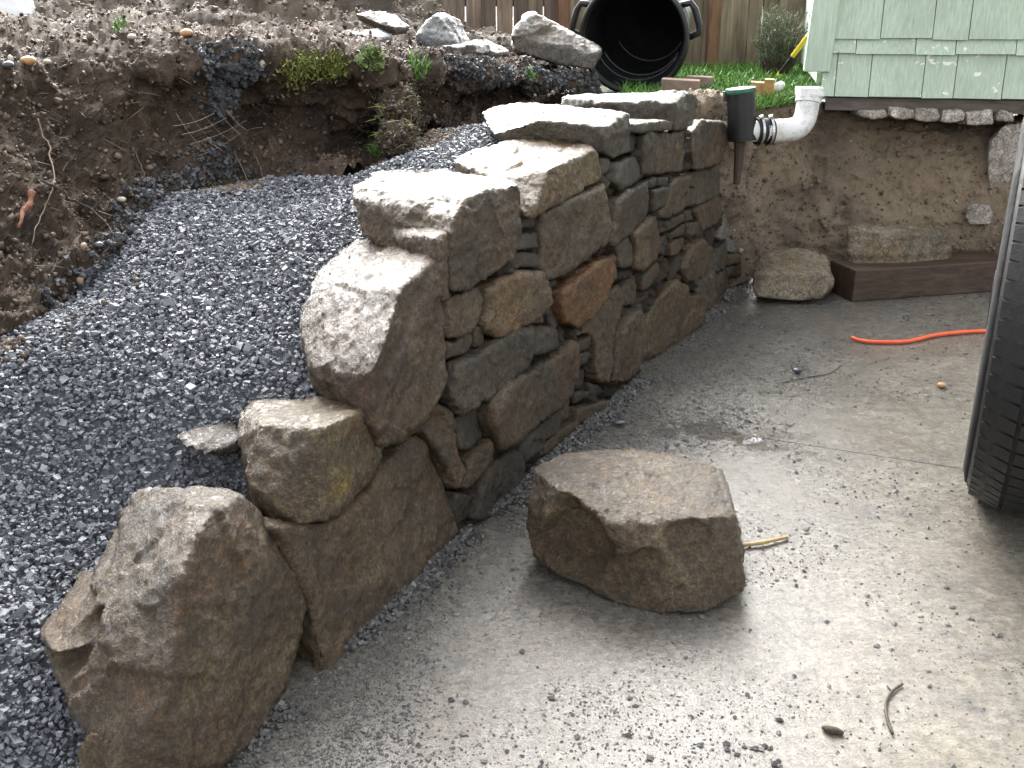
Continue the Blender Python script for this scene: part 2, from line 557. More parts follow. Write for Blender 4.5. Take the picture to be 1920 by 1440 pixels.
MAT['fence'] = wood_mat('weathered grey fence wood', (0.07347, 0.05059, 0.03763), (0.1942, 0.1411, 0.1057), (0.3149, 0.2432, 0.1882))
MAT['post'] = wood_mat('reddish cedar post', (0.0936, 0.0442, 0.02621), (0.2028, 0.1017, 0.05803), (0.2808, 0.168, 0.1076))
MAT['timber'] = wood_mat('wet dark red timber', (0.020, 0.011, 0.006), (0.058, 0.033, 0.020), (0.10, 0.062, 0.040), axis=0, stretch=16, rough=0.55, coat=0.0)
MAT['skirt'] = wood_mat('bare grey brown skirt board', (0.056, 0.044, 0.036), (0.124, 0.1, 0.084), (0.192, 0.16, 0.14), axis=0)


def paint_mat(name, col, chips=0.0):
    m = NM(name)
    m.per_object()
    # combed shingle grain runs up and down
    g = m.noise(7, 6, 0.6, co=m.scaled((26, 26, 1.0)))
    c = m.ramp(m.noise(5, 5, 0.6), [(0.3, tuple(v * 0.86 for v in col)), (0.7, tuple(v * 1.08 for v in col))])
    c = m.mix(0.28, c, m.ramp(g, [(0.3, 0.2), (0.7, 0.9)]), 'OVERLAY')
    if chips:
        ch = m.ramp(m.noise(19, 5, 0.6, dist=0.4), [(0.715 - chips, 0.0), (0.73 - chips, 1.0)])
        c = m.mix(ch, c, (0.80, 0.80, 0.74))
    nrm = m.bump(g, 0.35, 0.004)
    return m.done(c, 0.55, nrm)


GREEN = (0.42, 0.515, 0.405)
MAT['green'] = paint_mat('pale green house paint', GREEN)
MAT['green_chipped'] = paint_mat('chipped pale green house paint', GREEN, 0.07)
MAT['green_trim'] = paint_mat('pale green trim paint', (0.44, 0.54, 0.43))


def concrete_mat():
    m = NM('wet broom finished concrete')
    base = m.ramp(m.noise(2.2, 8, 0.62, dist=0.4), [(0.3, (0.2281, 0.2012, 0.1563)), (0.5, (0.3194, 0.2869, 0.2252)), (0.7, (0.3803, 0.3463, 0.2797))])
    # broom strokes and pitting
    br = m.noise(9, 6, 0.7, co=m.scaled((1.5, 16, 1)))
    base = m.mix(0.28, base, m.mix(1.0, base, m.ramp(br, [(0.3, 0.72), (0.7, 1.18)]), 'MULTIPLY'))
    # rain darkens the slab towards the foot of the wall
    sep = m.node('ShaderNodeSeparateXYZ')
    m.link(m.co, sep.inputs[0])
    off = float(W0 @ WN)
    dist = m.math('SUBTRACT', off, m.math('ADD', m.math('MULTIPLY', sep.outputs[0], float(WN[0])), m.math('MULTIPLY', sep.outputs[1], float(WN[1]))))
    nz = m.math('MULTIPLY', m.math('SUBTRACT', m.noise(2.6, 7, 0.68), 0.5), 2.3)
    d2 = m.math('ADD', dist, nz)
    wet = m.ramp(m.math('MULTIPLY', d2, 0.52), [(0.0, 1.0), (0.28, 0.95), (0.52, 0.45), (0.80, 0.0)])
    wetcol = m.mix(1.0, base, (0.72, 0.735, 0.77), 'MULTIPLY')
    col = m.mix(wet, base, wetcol)
    # grey grit dust film
    dust = m.ramp(m.noise(85, 5, 0.75), [(0.45, 0.0), (0.60, 1.0)])
    col = m.mix(m.math('MULTIPLY', m.math('MULTIPLY', dust, m.math('ADD', wet, 0.05)), 0.6), col, (0.05, 0.05, 0.054))
    pits = m.ramp(m.noise(120, 3, 0.7), [(0.60, 0.0), (0.72, 1.0)])
    col = m.mix(m.math('MULTIPLY', pits, 0.45), col, (0.10, 0.09, 0.075))
    stain = m.ramp(m.noise(5.5, 6, 0.65), [(0.50, 0.0), (0.66, 1.0)])
    col = m.mix(m.math('MULTIPLY', stain, 0.36), col, (0.17, 0.125, 0.085))
    blue = m.ramp(m.noise(7.5, 7, 0.7, co=m.scaled((1.0, 1.3, 1.0))), [(0.56, 0.0), (0.68, 1.0)])
    col = m.mix(m.math('MULTIPLY', blue, 0.5), col, (0.085, 0.088, 0.098))
    blot = m.ramp(m.noise(38, 6, 0.75), [(0.38, 0.62), (0.62, 1.15)])
    col = m.mix(1.0, col, blot, 'MULTIPLY')
    rough = m.ramp(m.math('ADD', m.math('MULTIPLY', wet, 0.55), m.math('MULTIPLY', m.noise(7, 6, 0.65), 0.55)), [(0.22, 0.80), (0.55, 0.48), (0.85, 0.20)])
    h = m.math('ADD', m.noise(70, 7, 0.8), m.math('MULTIPLY', br, 0.3))
    nrm = m.bump(h, 1.0, 0.010)
    film = m.bump(m.noise(75, 6, 0.75), 0.30, 0.007)
    m.b.inputs['Coat IOR'].default_value = 1.45
    m.b.inputs['IOR'].default_value = 1.30
    # standing water where the slab dips along the joint
    pw = PZ(1350, 812, 0)
    dv = m.node('ShaderNodeVectorMath', operation='SUBTRACT')
    m.link(m.co, dv.inputs[0]); dv.inputs[1].default_value = tuple(float(v) for v in pw)
    rot = m.node('ShaderNodeVectorRotate', rotation_type='Z_AXIS')
    m.link(dv.outputs[0], rot.inputs['Vector'])
    _jd = PZ(1920, 897, 0) - PZ(1180, 783, 0)
    rot.inputs['Angle'].default_value = -math.atan2(_jd[1], _jd[0])
    sc_ = m.node('ShaderNodeVectorMath', operation='MULTIPLY')
    m.link(rot.outputs[0], sc_.inputs[0]); sc_.inputs[1].default_value = (3.0, 9.0, 0.0)
    ln_ = m.node('ShaderNodeVectorMath', operation='LENGTH')
    m.link(sc_.outputs[0], ln_.inputs[0])
    pool = m.ramp(m.math('ADD', ln_.outputs['Value'], m.math('MULTIPLY', m.math('SUBTRACT', m.noise(11, 6, 0.65), 0.5), 2.6)), [(0.25, 1.0), (0.75, 0.0)])
    cw = m.ramp(m.math('ADD', m.math('MULTIPLY', wet, 0.6), m.math('MULTIPLY', m.noise(5, 6, 0.65), 0.6)), [(0.30, 0.0), (0.58, 1.0)])
    cw = m.math('MAXIMUM', cw, pool)
    cr = m.math('MULTIPLY', m.ramp(m.noise(16, 5, 0.65), [(0.35, 0.07), (0.65, 0.30)]), m.math('SUBTRACT', 1.0, m.math('MULTIPLY', pool, 0.85)))
    flat = m.node('ShaderNodeNewGeometry').outputs['Normal']
    mx_ = m.node('ShaderNodeMix', data_type='VECTOR')
    m.link(pool, mx_.inputs[0]); m.link(film, mx_.inputs[4]); m.link(flat, mx_.inputs[5])
    return m.done(col, rough, nrm, coat=cw, film=mx_.outputs[1], coat_rough=cr)


MAT['concrete'] = concrete_mat()


MAT['ground'] = soil_mat('bare ground', (0.05, 0.04, 0.03), (0.10, 0.08, 0.06), (0.16, 0.13, 0.10), (0.14, 0.11, 0.07))
MAT['lawn_soil'] = soil_mat('lawn soil', (0.03, 0.035, 0.012), (0.05, 0.08, 0.02), (0.08, 0.13, 0.03), (0.07, 0.10, 0.025))

# ------------------------------------------------------------------ rocks: hulls and prisms, remeshed and weathered
ROCKS = []


def hull(points):
    bm = bmesh.new()
    for p in points:
        bm.verts.new([float(a) for a in p])
    r = bmesh.ops.convex_hull(bm, input=bm.verts)
    junk = [g for g in r['geom_interior'] if isinstance(g, bmesh.types.BMVert)]
    bmesh.ops.delete(bm, geom=list(set(junk)), context='VERTS')
    bmesh.ops.recalc_face_normals(bm, faces=bm.faces)
    bm.verts.index_update()
    V = [tuple(v.co) for v in bm.verts]
    F = [tuple(v.index for v in f.verts) for f in bm.faces]
    bm.free()
    return V, F


def prism(front, back, inset_front):
    """closed solid: inset front ring, front ring, back ring (lists of 3D points in the same order)"""
    k = len(front)
    V = [tuple(p) for p in inset_front] + [tuple(p) for p in front] + [tuple(p) for p in back]
    F = []
    tri = tessellate_polygon([[Vector((float(p[0] * WD[0] + p[1] * WD[1]), float(p[2]), 0)) for p in inset_front]])
    F += [tuple(t) for t in tri]
    for r in (0, 1):
        for i in range(k):
            j = (i + 1) % k
            F.append((r * k + i, r * k + j, (r + 1) * k + j, (r + 1) * k + i))
    F += [tuple(2 * k + i for i in reversed(t)) for t in tri]
    return V, F


def queue_rock(name, solids, mat, voxel=0.008, amp=0.006, freq=9.0, chips=0, chip_depth=0.04, strata=0.0, strata_dir=(0, 0, 1), smooth=2, parent=None, zmin=None, dents=(), **tags):
    ROCKS.append(dict(name=name, solids=solids, mat=mat, voxel=voxel, amp=amp, freq=freq, chips=chips, chip_depth=chip_depth, strata=strata,
                      sdir=np.array(strata_dir, float), smooth=smooth, parent=parent, zmin=zmin, dents=dents, tags=tags))


def finish_rocks():
    tmp = []
    for r in ROCKS:
        V, F = [], []
        for v, f in r['solids']:
            o = len(V)
            V += list(v)
            F += [tuple(i + o for i in q) for q in f]
        me = bpy.data.meshes.new('tmp')
        me.from_pydata([tuple(float(a) for a in v) for v in V], [], F)
        bm = bmesh.new()
        bm.from_mesh(me)
        bmesh.ops.recalc_face_normals(bm, faces=bm.faces)
        bm.to_mesh(me)
        bm.free()
        ob = bpy.data.objects.new('tmp', me)
        COL.objects.link(ob)
        md = ob.modifiers.new('r', 'REMESH')
        md.mode = 'VOXEL'
        md.voxel_size = r['voxel']
        ms = ob.modifiers.new('s', 'SMOOTH')
        ms.factor = 0.5
        ms.iterations = r['smooth']
        tmp.append(ob)
    dg = bpy.context.evaluated_depsgraph_get()
    for k, (r, ob) in enumerate(zip(ROCKS, tmp)):
        me = bpy.data.meshes.new_from_object(ob.evaluated_get(dg))
        n = len(me.vertices)
        P = np.empty(n * 3)
        me.vertices.foreach_get('co', P)
        P = P.reshape(-1, 3)
        Nn = np.empty(n * 3)
        me.vertices.foreach_get('normal', Nn)
        Nn = Nn.reshape(-1, 3)
        size = float(np.linalg.norm(P.max(0) - P.min(0)))
        seed = 13 * k + 5
        q = np.random.default_rng(seed)
        for c in range(r['chips']):
            d = q.normal(size=3)
            d /= np.linalg.norm(d)
            h = (P @ d).max() - q.uniform(0.3, 1.0) * r['chip_depth']
            e = np.maximum(0, P @ d - h)
            P = P - e[:, None] * d * 0.9
        for ctr, rad, push in r['dents']:
            W = P + 0.025 * np.stack([fbm(P, 14, 2, seed + 60), fbm(P, 14, 2, seed + 61), fbm(P, 14, 2, seed + 62)], 1)
            t_ = np.clip(1 - np.linalg.norm(W - ctr, axis=1) / rad, 0, 1)
            P = P + np.minimum(1, t_ * 3.0)[:, None] * np.asarray(push)
        a, f = r['amp'], r['freq']
        d = a * 0.55 * fbm(P, f, 3, seed) + a * 0.5 * fbm(P, f * 3.2, 4, seed + 3, ridged=True) + a * 0.45 * fbm(P, f * 10, 3, seed + 9) + a * 0.22 * fbm(P, f * 30, 2, seed + 14)
        # broad hollows with crisp borders
        hol = fbm(P, f * 1.3, 2, seed + 21)
        d -= a * 0.4 * np.clip((hol - 0.16) * 8, 0, 1)
        W = P + 0.02 * np.stack([fbm(P, 16, 2, seed + 40), fbm(P, 16, 2, seed + 41), fbm(P, 16, 2, seed + 42)], 1)
        for kk, am_ in ((max(8, int(size * 26)), 0.6), (max(30, int(size * 100)), 0.4)):
            sd_ = P[q.integers(n, size=kk)]
            best = np.full(n, 1e9); who = np.zeros(n, int)
            for j in range(kk):
                dj = ((W - sd_[j]) ** 2).sum(1)
                mk = dj < best
                best[mk] = dj[mk]; who[mk] = j
            sl = q.normal(size=(kk, 3)) * 0.06
            of = q.uniform(-0.5, 0.5, kk) * a
            d += am_ * np.clip(((P - sd_[who]) * sl[who]).sum(1) + of[who], -1.1 * a, 1.1 * a)
        if r['strata']:
            u = P @ (r['sdir'] / np.linalg.norm(r['sdir']))
            W = np.stack([u * 46, fbm(P, 5, 2, seed + 30) * 1.5, np.zeros(n)], 1)
            d += r['strata'] * vnoise(W, seed + 31)
        P = P + Nn * d[:, None]
        if r['zmin'] is not None:
            P[:, 2] = np.maximum(P[:, 2], r['zmin'])
        c = (P.min(0) + P.max(0)) / 2
        c[2] = P[:, 2].min()
        me.vertices.foreach_set('co', (P - c).ravel())
        me.polygons.foreach_set('use_smooth', [True] * len(me.polygons))
        me.materials.clear()
        me.materials.append(r['mat'])
        me.update()
        me.name = r['name']
        o = bpy.data.objects.new(r['name'], me)
        o.location = c.tolist()
        put(o, r['parent'], **r['tags'])
    for ob in tmp:
        m0 = ob.data
        bpy.data.objects.remove(ob)
        bpy.data.meshes.remove(m0)
    ROCKS.clear()


# ------------------------------------------------------------------ ground and driveway
mesh_obj('ground', [(-60, -40, -0.06), (60, -40, -0.06), (60, 120, -0.06), (-60, 120, -0.06)], [(0, 1, 2, 3)], MAT['ground'], kind='structure', center=False)

jl, jr = PZ(1180, 783, 0), PZ(1920, 897, 0)
jd = (jr - jl) / np.linalg.norm(jr - jl)
ja, jb = jl - jd * 1.2, jr + jd * 3.0


def slab(name, poly):
    V = [(p[0], p[1], 0.0) for p in poly] + [(p[0], p[1], -0.05) for p in poly]
    k = len(poly)
    F = [tuple(range(k)), tuple(range(2 * k - 1, k - 1, -1))] + [(i, i + k, (i + 1) % k + k, (i + 1) % k) for i in range(k)]
    ob = mesh_obj(name, V, F, MAT['concrete'], kind='structure', center=False)
    bm = bmesh.new(); bm.from_mesh(ob.data); bmesh.ops.recalc_face_normals(bm, faces=bm.faces); bm.to_mesh(ob.data); bm.free()
    return ob


g = np.array([-jd[1], jd[0], 0]) * 0.0014
slab('driveway', [(-3.5, -3.0), (5.5, -3.0), tuple((jb - g)[:2]), tuple((ja - g)[:2]), (-3.5, 1.6)])
slab('driveway', [tuple((ja + g)[:2]), tuple((jb + g)[:2]), (5.5, 4.6), (0.2, 4.6)])

# ------------------------------------------------------------------ gravel backfill: level from surveyed spots
gp = []
for x, y, n in [(100, 1400, .2), (0, 1200, .32), (20, 1000, .46), (200, 900, .40), (50, 700, .62), (0, 615, .75), (430, 890, .22), (330, 790, .32),
                (590, 700, .16), (560, 560, .30), (400, 500, .52), (220, 420, .80), (300, 560, .55), (460, 340, .80), (640, 400, .42), (560, 380, .62),
                (640, 330, .60), (790, 250, .58), (890, 240, .48), (800, 290, .42), (700, 300, .55), (150, 1250, .24)]:
    P = PN(x, y, n)
    s_, n_ = to_sn(P)
    gp.append((s_, n_, P[2]))
gp += [(1.5, .45, .64), (2.0, .35, .62), (-.9, .9, .25), (-1.1, .3, -.05), (0.2, 0.1, 0.52), (0.9, 0.1, 0.58), (-0.35, 0.05, 0.22)]
gp = np.array(gp)


def tps(r):
    return np.where(r > 1e-9, r * r * np.log(np.maximum(r, 1e-9)), 0)


_A = tps(np.linalg.norm(gp[:, None, :2] - gp[None, :, :2], axis=2)) + np.eye(len(gp)) * 0.0008
_Pm = np.c_[np.ones(len(gp)), gp[:, :2]]
_M = np.block([[_A, _Pm], [_Pm.T, np.zeros((3, 3))]])
_w = np.linalg.solve(_M, np.r_[gp[:, 2], 0, 0, 0])


def gravel_z(s, n):
    q = np.stack([s, n], -1)
    K = tps(np.linalg.norm(q[:, None, :] - gp[None, :, :2], axis=2))
    return K @ _w[:-3] + _w[-3] + q @ _w[-2:]


ICO_V = None


def ico_template():
    bm = bmesh.new()
    bmesh.ops.create_icosphere(bm, subdivisions=1, radius=1.0)
    V = np.array([v.co[:] for v in bm.verts])
    bm.verts.index_update()
    T = np.array([[v.index for v in f.verts] for f in bm.faces])
    bm.free()
    return V, T


ICO_V, ICO_T = ico_template()
OCT_V = np.array([(1, 0, 0), (-1, 0, 0), (0, 1, 0), (0, -1, 0), (0, 0, 1), (0, 0, -1)], float)
_c = 0.66
CUB_V = np.array([(x, y, z) for z in (-_c, _c) for y in (-_c, _c) for x in (-_c, _c)], float)
CUB_T = np.array([(0, 2, 1), (1, 2, 3), (4, 5, 6), (5, 7, 6), (0, 1, 4), (1, 5, 4), (2, 6, 3), (3, 6, 7), (0, 4, 2), (2, 4, 6), (1, 3, 5), (3, 7, 5)])
OCT_T = np.array([(0, 2, 4), (2, 1, 4), (1, 3, 4), (3, 0, 4), (2, 0, 5), (1, 2, 5), (3, 1, 5), (0, 3, 5)])


def rand_rot(n):
    q = rng.normal(size=(n, 4))
    q /= np.linalg.norm(q, axis=1)[:, None]
    w, x, y, z = q.T
    return np.stack([np.stack([1 - 2 * (y * y + z * z), 2 * (x * y - w * z), 2 * (x * z + w * y)], -1),
                     np.stack([2 * (x * y + w * z), 1 - 2 * (x * x + z * z), 2 * (y * z - w * x)], -1),
                     np.stack([2 * (x * z - w * y), 2 * (y * z + w * x), 1 - 2 * (x * x + y * y)], -1)], 1)


def pebbles(name, P, R, mat, angular=0.35, tone=None, flat=(0.55, 1.0), smooth=False, level=False, shape=None, **tags):
    n = len(P)
    TV, TT = shape or (ICO_V, ICO_T)
    V = np.repeat(TV[None], n, 0)
    V = V * (1 + rng.uniform(-angular, angular, size=(n, len(TV), 1)))
    V = V * np.stack([rng.uniform(0.8, 1.3, n), rng.uniform(0.65, 1.05, n), rng.uniform(*flat, n)], 1)[:, None, :]
    if level == 'shard':
        az_ = rng.uniform(0, 2 * np.pi, n); tx = rng.normal(0, .42, n); ty = rng.normal(0, .42, n)
        c_, s__ = np.cos, np.sin
        O, I_ = np.zeros(n), np.ones(n)
        Rz = np.stack([np.stack([c_(az_), -s__(az_), O], -1), np.stack([s__(az_), c_(az_), O], -1), np.stack([O, O, I_], -1)], 1)
        Rx = np.stack([np.stack([I_, O, O], -1), np.stack([O, c_(tx), -s__(tx)], -1), np.stack([O, s__(tx), c_(tx)], -1)], 1)
        Ry = np.stack([np.stack([c_(ty), O, s__(ty)], -1), np.stack([O, I_, O], -1), np.stack([-s__(ty), O, c_(ty)], -1)], 1)
        Rm = Rx @ Ry @ Rz
    elif level:
        a = rng.uniform(0, 2 * np.pi, n)
        Rm = np.zeros((n, 3, 3)); Rm[:, 0, 0] = np.cos(a); Rm[:, 0, 1] = -np.sin(a); Rm[:, 1, 0] = np.sin(a); Rm[:, 1, 1] = np.cos(a); Rm[:, 2, 2] = 1
    else:
        Rm = rand_rot(n)
    V = np.einsum('nij,nkj->nki', Rm, V) * np.asarray(R)[:, None, None] + np.asarray(P)[:, None, :]
    T = (TT[None] + (np.arange(n) * len(TV))[:, None, None]).reshape(-1, 3)
    if tone is None:
        tone = rng.beta(2, 2.4, n)
    return fast_mesh(name, V.reshape(-1, 3), T, mat, smooth=smooth, attr=np.repeat(tone, len(TV)), **tags)


# the fill ends where the bank begins
_tp = np.array([PN(*q) for q in [(-900, 1330, .56), (-500, 960, .66), (-200, 760, .76), (0, 615, .79), (120, 565, .82), (225, 450, .86), (320, 365, .90), (460, 345, .90), (560, 385, .76), (640, 345, .70), (700, 312, .66), (760, 285, .62), (800, 250, .66), (870, 235, .72), (930, 225, .74), (1000, 215, .72), (1110, 205, .62)]])
toe = np.c_[np.stack(to_sn(_tp), 1), _tp[:, 2]]
toe = toe[np.argsort(toe[:, 0])]


def toe_n(s):
    s = np.asarray(s, float)
    w = fbm(np.stack([s.ravel(), 0 * s.ravel(), 0 * s.ravel()], 1), 7, 3, 19).reshape(s.shape)
    return np.interp(s, toe[:, 0], toe[:, 1]) + 0.05 * w


def fill_z(s, n):
    w = np.clip((n - (toe_n(s) - 0.26)) / 0.26, 0, 1)
    w = w * w * (3 - 2 * w)
    return gravel_z(s, n) * (1 - w) + np.interp(s, toe[:, 0], toe[:, 2]) * w


# bed of the fill
su, nv = np.meshgrid(np.linspace(-1.3, 2.3, 150), np.linspace(0.0, 1.0, 70), indexing='ij')
nv = 0.15 + nv * (toe_n(su) + 0.04 - 0.15)
zz = fill_z(su.ravel(), nv.ravel())
xy = W0 + su.reshape(-1, 1) * WD + nv.reshape(-1, 1) * WN
bed = np.c_[xy, zz - 0.017]
bed[:, 2] += 0.006 * fbm(bed, 30, 3, 4)
gi = np.arange(150 * 70).reshape(150, 70)
bf = np.stack([gi[:-1, :-1], gi[1:, :-1], gi[1:, 1:], gi[:-1, 1:]], -1).reshape(-1, 4)
bt = np.concatenate([bf[:, [0, 1, 2]], bf[:, [0, 2, 3]]])
fast_mesh('gravel_bed', bed, bt[:, ::-1], MAT['gravel'], smooth=True, attr=np.full(len(bed), 0.4), kind='structure')

n_g = 74000
s_ = -1.18 + 2.53 * rng.random(n_g) ** 1.1; n_ = 0.12 + rng.random(n_g) * (toe_n(s_) - 0.12)
z_ = fill_z(s_, n_)
R_ = 0.0031 + 0.0078 * rng.beta(1.1, 3.8, n_g)
R_[rng.random(n_g) < 0.025] *= 1.6
R_[rng.random(n_g) < 0.30] *= 0.6
P_ = np.c_[W0 + s_[:, None] * WD + n_[:, None] * WN, z_ + rng.uniform(-0.011, 0.006, n_g)]
pebbles('gravel_backfill', P_, R_, MAT['gravel'], 0.34, flat=(0.38, 0.8), level='shard', shape=(CUB_V, CUB_T), label='dark wet crushed gravel filling the trench behind the stone wall', cat='gravel', kind='stuff')
# soil washed off the bank onto the upper edge of the fill
n_w = 5200
ws = rng.uniform(-1.0, 1.2, n_w)
wn_ = toe_n(ws) - np.abs(rng.normal(0, 0.055, n_w)) - 0.005
kp = fbm(np.c_[ws, wn_, 0 * ws], 5, 3, 23) > -0.05
ws, wn_ = ws[kp], wn_[kp]
pebbles('washed_soil', np.c_[W0 + ws[:, None] * WD + wn_[:, None] * WN, fill_z(ws, wn_) + 0.003], rng.uniform(0.0025, 0.009, len(ws)), MAT['clods'], 0.3, smooth=True, label='dark soil crumbs washed over the upper edge of the gravel', cat='soil', kind='stuff')

# ------------------------------------------------------------------ earth bank left of the gravel (lofted cut face)
BL = [
    # foot, buried in the gravel
    [(-900, 1380, .50), (-500, 1000, .62), (-200, 780, .72), (0, 640, .76), (120, 580, .80), (225, 480, .84), (330, 380, .90), (470, 350, .90), (570, 390, .74), (650, 345, .68), (760, 280, .70), (830, 245, .74), (905, 228, .74), (1000, 205, .66), (1110, 195, .55)],
    [(-900, 1080, .62), (-500, 760, .72), (-200, 560, .84), (0, 480, .90), (120, 440, .92), (225, 370, .97), (330, 300, 1.02), (470, 280, 1.03), (570, 300, .88), (650, 270, .86), (760, 230, .86), (830, 205, .88), (905, 195, .86), (1000, 185, .76), (1110, 182, .62)],
    [(-900, 740, .76), (-500, 520, .85), (-200, 400, .95), (0, 340, 1.0), (120, 300, 1.03), (225, 260, 1.08), (330, 225, 1.06), (470, 215, 1.07), (570, 225, .93), (650, 215, .86), (750, 200, .80), (830, 180, .88), (905, 175, .86), (1000, 172, .76), (1110, 175, .64)],
    [(-900, 460, .88), (-500, 330, .95), (-200, 260, 1.05), (0, 220, 1.08), (120, 200, 1.1), (225, 175, 1.1), (330, 155, 1.06), (470, 160, 1.03), (570, 165, .90), (650, 155, .80), (745, 160, .70), (830, 152, .80), (905, 155, .78), (1000, 160, .72), (1110, 170, .62)],
    # lip
    [(-900, 260, .98), (-500, 190, 1.05), (-200, 155, 1.14), (0, 140, 1.16), (120, 128, 1.16), (225, 118, 1.14), (330, 112, 1.05), (470, 108, .98), (570, 108, .86), (650, 106, .78), (745, 122, .70), (830, 127, .76), (905, 132, .74), (1000, 146, .72), (1110, 163, .64)],
    [(-900, 170, 1.35), (-500, 130, 1.4), (-200, 108, 1.5), (0, 98, 1.5), (120, 90, 1.5), (225, 84, 1.5), (330, 80, 1.45), (470, 78, 1.35), (570, 82, 1.2), (650, 86, 1.1), (760, 98, 1.0), (840, 108, 1.0), (905, 114, .96), (1010, 133, .92), (1120, 152, .82)],
    [(-900, 125, 1.85), (-500, 100, 1.9), (-200, 80, 2.0), (0, 72, 2.0), (120, 66, 2.0), (225, 62, 2.0), (330, 60, 1.95), (470, 60, 1.85), (570, 66, 1.7), (650, 72, 1.6), (770, 84, 1.5), (850, 97, 1.4), (915, 104, 1.3), (1025, 122, 1.2), (1130, 143, 1.05)],
    [(-900, 90, 2.6), (-500, 70, 2.6), (-200, 55, 2.7), (0, 48, 2.7), (120, 45, 2.7), (225, 42, 2.7), (330, 42, 2.6), (470, 44, 2.5), (570, 50, 2.4), (650, 57, 2.3), (780, 72, 2.1), (860, 86, 1.9), (925, 94, 1.75), (1040, 113, 1.6), (1140, 135, 1.4)],
    [(-900, 55, 4.0), (-500, 40, 4.0), (-200, 36, 4.0), (0, 34, 4.0), (120, 34, 4.0), (225, 34, 4.0), (330, 36, 3.8), (470, 40, 3.6), (570, 46, 3.4), (650, 52, 3.2), (780, 66, 2.9), (860, 80, 2.6), (925, 88, 2.4), (1040, 105, 2.2), (1140, 128, 2.0)],
]
ctrl = np.array([[PN(*q) for q in line] for line in BL])          # lines x columns x 3
NU, NV = 430, 250
cols = np.stack([catmull(ctrl[:, j], NV) for j in range(ctrl.shape[1])], 0)   # columns x NV x 3
bank = np.stack([catmull(cols[:, k], NU) for k in range(NV)], 1)     # NU x NV x 3


def grid_normals(Gd):
    du = np.gradient(Gd, axis=0)
    dv = np.gradient(Gd, axis=1)
    nn = np.cross(du, dv)
    nn /= np.linalg.norm(nn, axis=2)[..., None] + 1e-12
    return nn


def terrain(Gd, amps, seed, toward=None):
    """weather a grid along its normals: (amplitude, frequency, octaves, ridged)"""
    nn = grid_normals(Gd)
    if toward is not None and np.mean(np.einsum('ijk,k->ij', nn, np.asarray(toward, float))) < 0:
        nn = -nn
    for i, (a, f, o, rd) in enumerate(amps):
        fl = Gd.reshape(-1, 3)
        d = fbm(fl, f, o, seed + i * 7, ridged=rd) * a
        Gd = Gd + (nn.reshape(-1, 3) * d[:, None]).reshape(Gd.shape)
    return Gd, nn


def grid_obj(name, Gd, mat, up=True, **tags):
    a, b = Gd.shape[:2]
    gi = np.arange(a * b).reshape(a, b)
    q = np.stack([gi[:-1, :-1], gi[1:, :-1], gi[1:, 1:], gi[:-1, 1:]], -1).reshape(-1, 4)
    t = np.concatenate([q[:, [0, 1, 2]], q[:, [0, 2, 3]]])
    return fast_mesh(name, Gd.reshape(-1, 3), t, mat, smooth=True, **tags)


bank, bank_n = terrain(bank, [(0.058, 5.5, 3, False), (0.040, 11, 4, True), (0.020, 30, 4, False), (0.008, 80, 3, True)], 17, toward=(0.4, -0.6, 0.7))
grid_obj('earth_bank', bank, MAT['soil_dark'], kind='structure')


def scatter_on(Gd, nn, count, rmin, rmax, jit=0.3, weight=None):
    a, b = Gd.shape[:2]
    # weight by cell area so that crumbs spread evenly
    du = np.linalg.norm(np.gradient(Gd, axis=0), axis=2); dv = np.linalg.norm(np.gradient(Gd, axis=1), axis=2)
    w = (du * dv).ravel()
    if weight is not None:
        w = w * weight.ravel()
    idx = rng.choice(a * b, size=count, p=w / w.sum())
    R = rmin + (rmax - rmin) * rng.beta(1.1, 5.0, count)
    P = Gd.reshape(-1, 3)[idx] + nn.reshape(-1, 3)[idx] * (R * rng.uniform(-0.3, 0.5, count))[:, None] + rng.normal(size=(count, 3)) * 0.003
    return P, R


near = 1.0 / (0.3 + np.linalg.norm(bank - np.array([0, 0, 1.0]), axis=2)) ** 2
P_, R_ = scatter_on(bank, bank_n, 25000, 0.002, 0.016, weight=near)
pebbles('soil_crumbs', P_, R_, MAT['clods'], 0.28, smooth=True, shape=(CUB_V, CUB_T), label='dark crumbly soil clinging to the cut earth bank', cat='soil', kind='stuff')

# ------------------------------------------------------------------ spoil mound behind the bank
mx, my = np.meshgrid(np.linspace(-4.2, 0.75, 260), np.linspace(3.0, 7.0, 150), indexing='ij')


def mound_h(x, y):
    b1 = 0.40 * np.exp(-(((x + 1.0) / 0.85) ** 2 + ((y - 5.05) / 0.78) ** 2) ** 1.25)
    b2 = 0.36 * np.exp(-(((x + 2.6) / 1.1) ** 2 + ((y - 5.1) / 0.78) ** 2) ** 1.2)
    b = np.maximum(b1, b2) + 0.25 * np.minimum(b1, b2)
    return -0.3 + b + 1.02 * np.clip(b / 0.06, 0, 1)


mz = mound_h(mx, my)
mound = np.stack([mx, my, mz], -1)
mound, mound_n = terrain(mound, [(0.12, 2.6, 3, False), (0.07, 6, 4, True), (0.03, 20, 4, False), (0.012, 60, 3, True)], 41, toward=(0, 0, 1))
grid_obj('spoil_mound', mound, MAT['soil_mound'], kind='structure')
wgt = np.clip(mound_h(mx, my) - 0.78, 0, 0.3)
P_, R_ = scatter_on(mound, mound_n, 9000, 0.003, 0.022, weight=wgt)
pebbles('mound_crumbs', P_, R_, MAT['clods_tan'], 0.28, smooth=True, shape=(CUB_V, CUB_T), label='loose brown soil lumps on the spoil mound', cat='soil', kind='stuff')

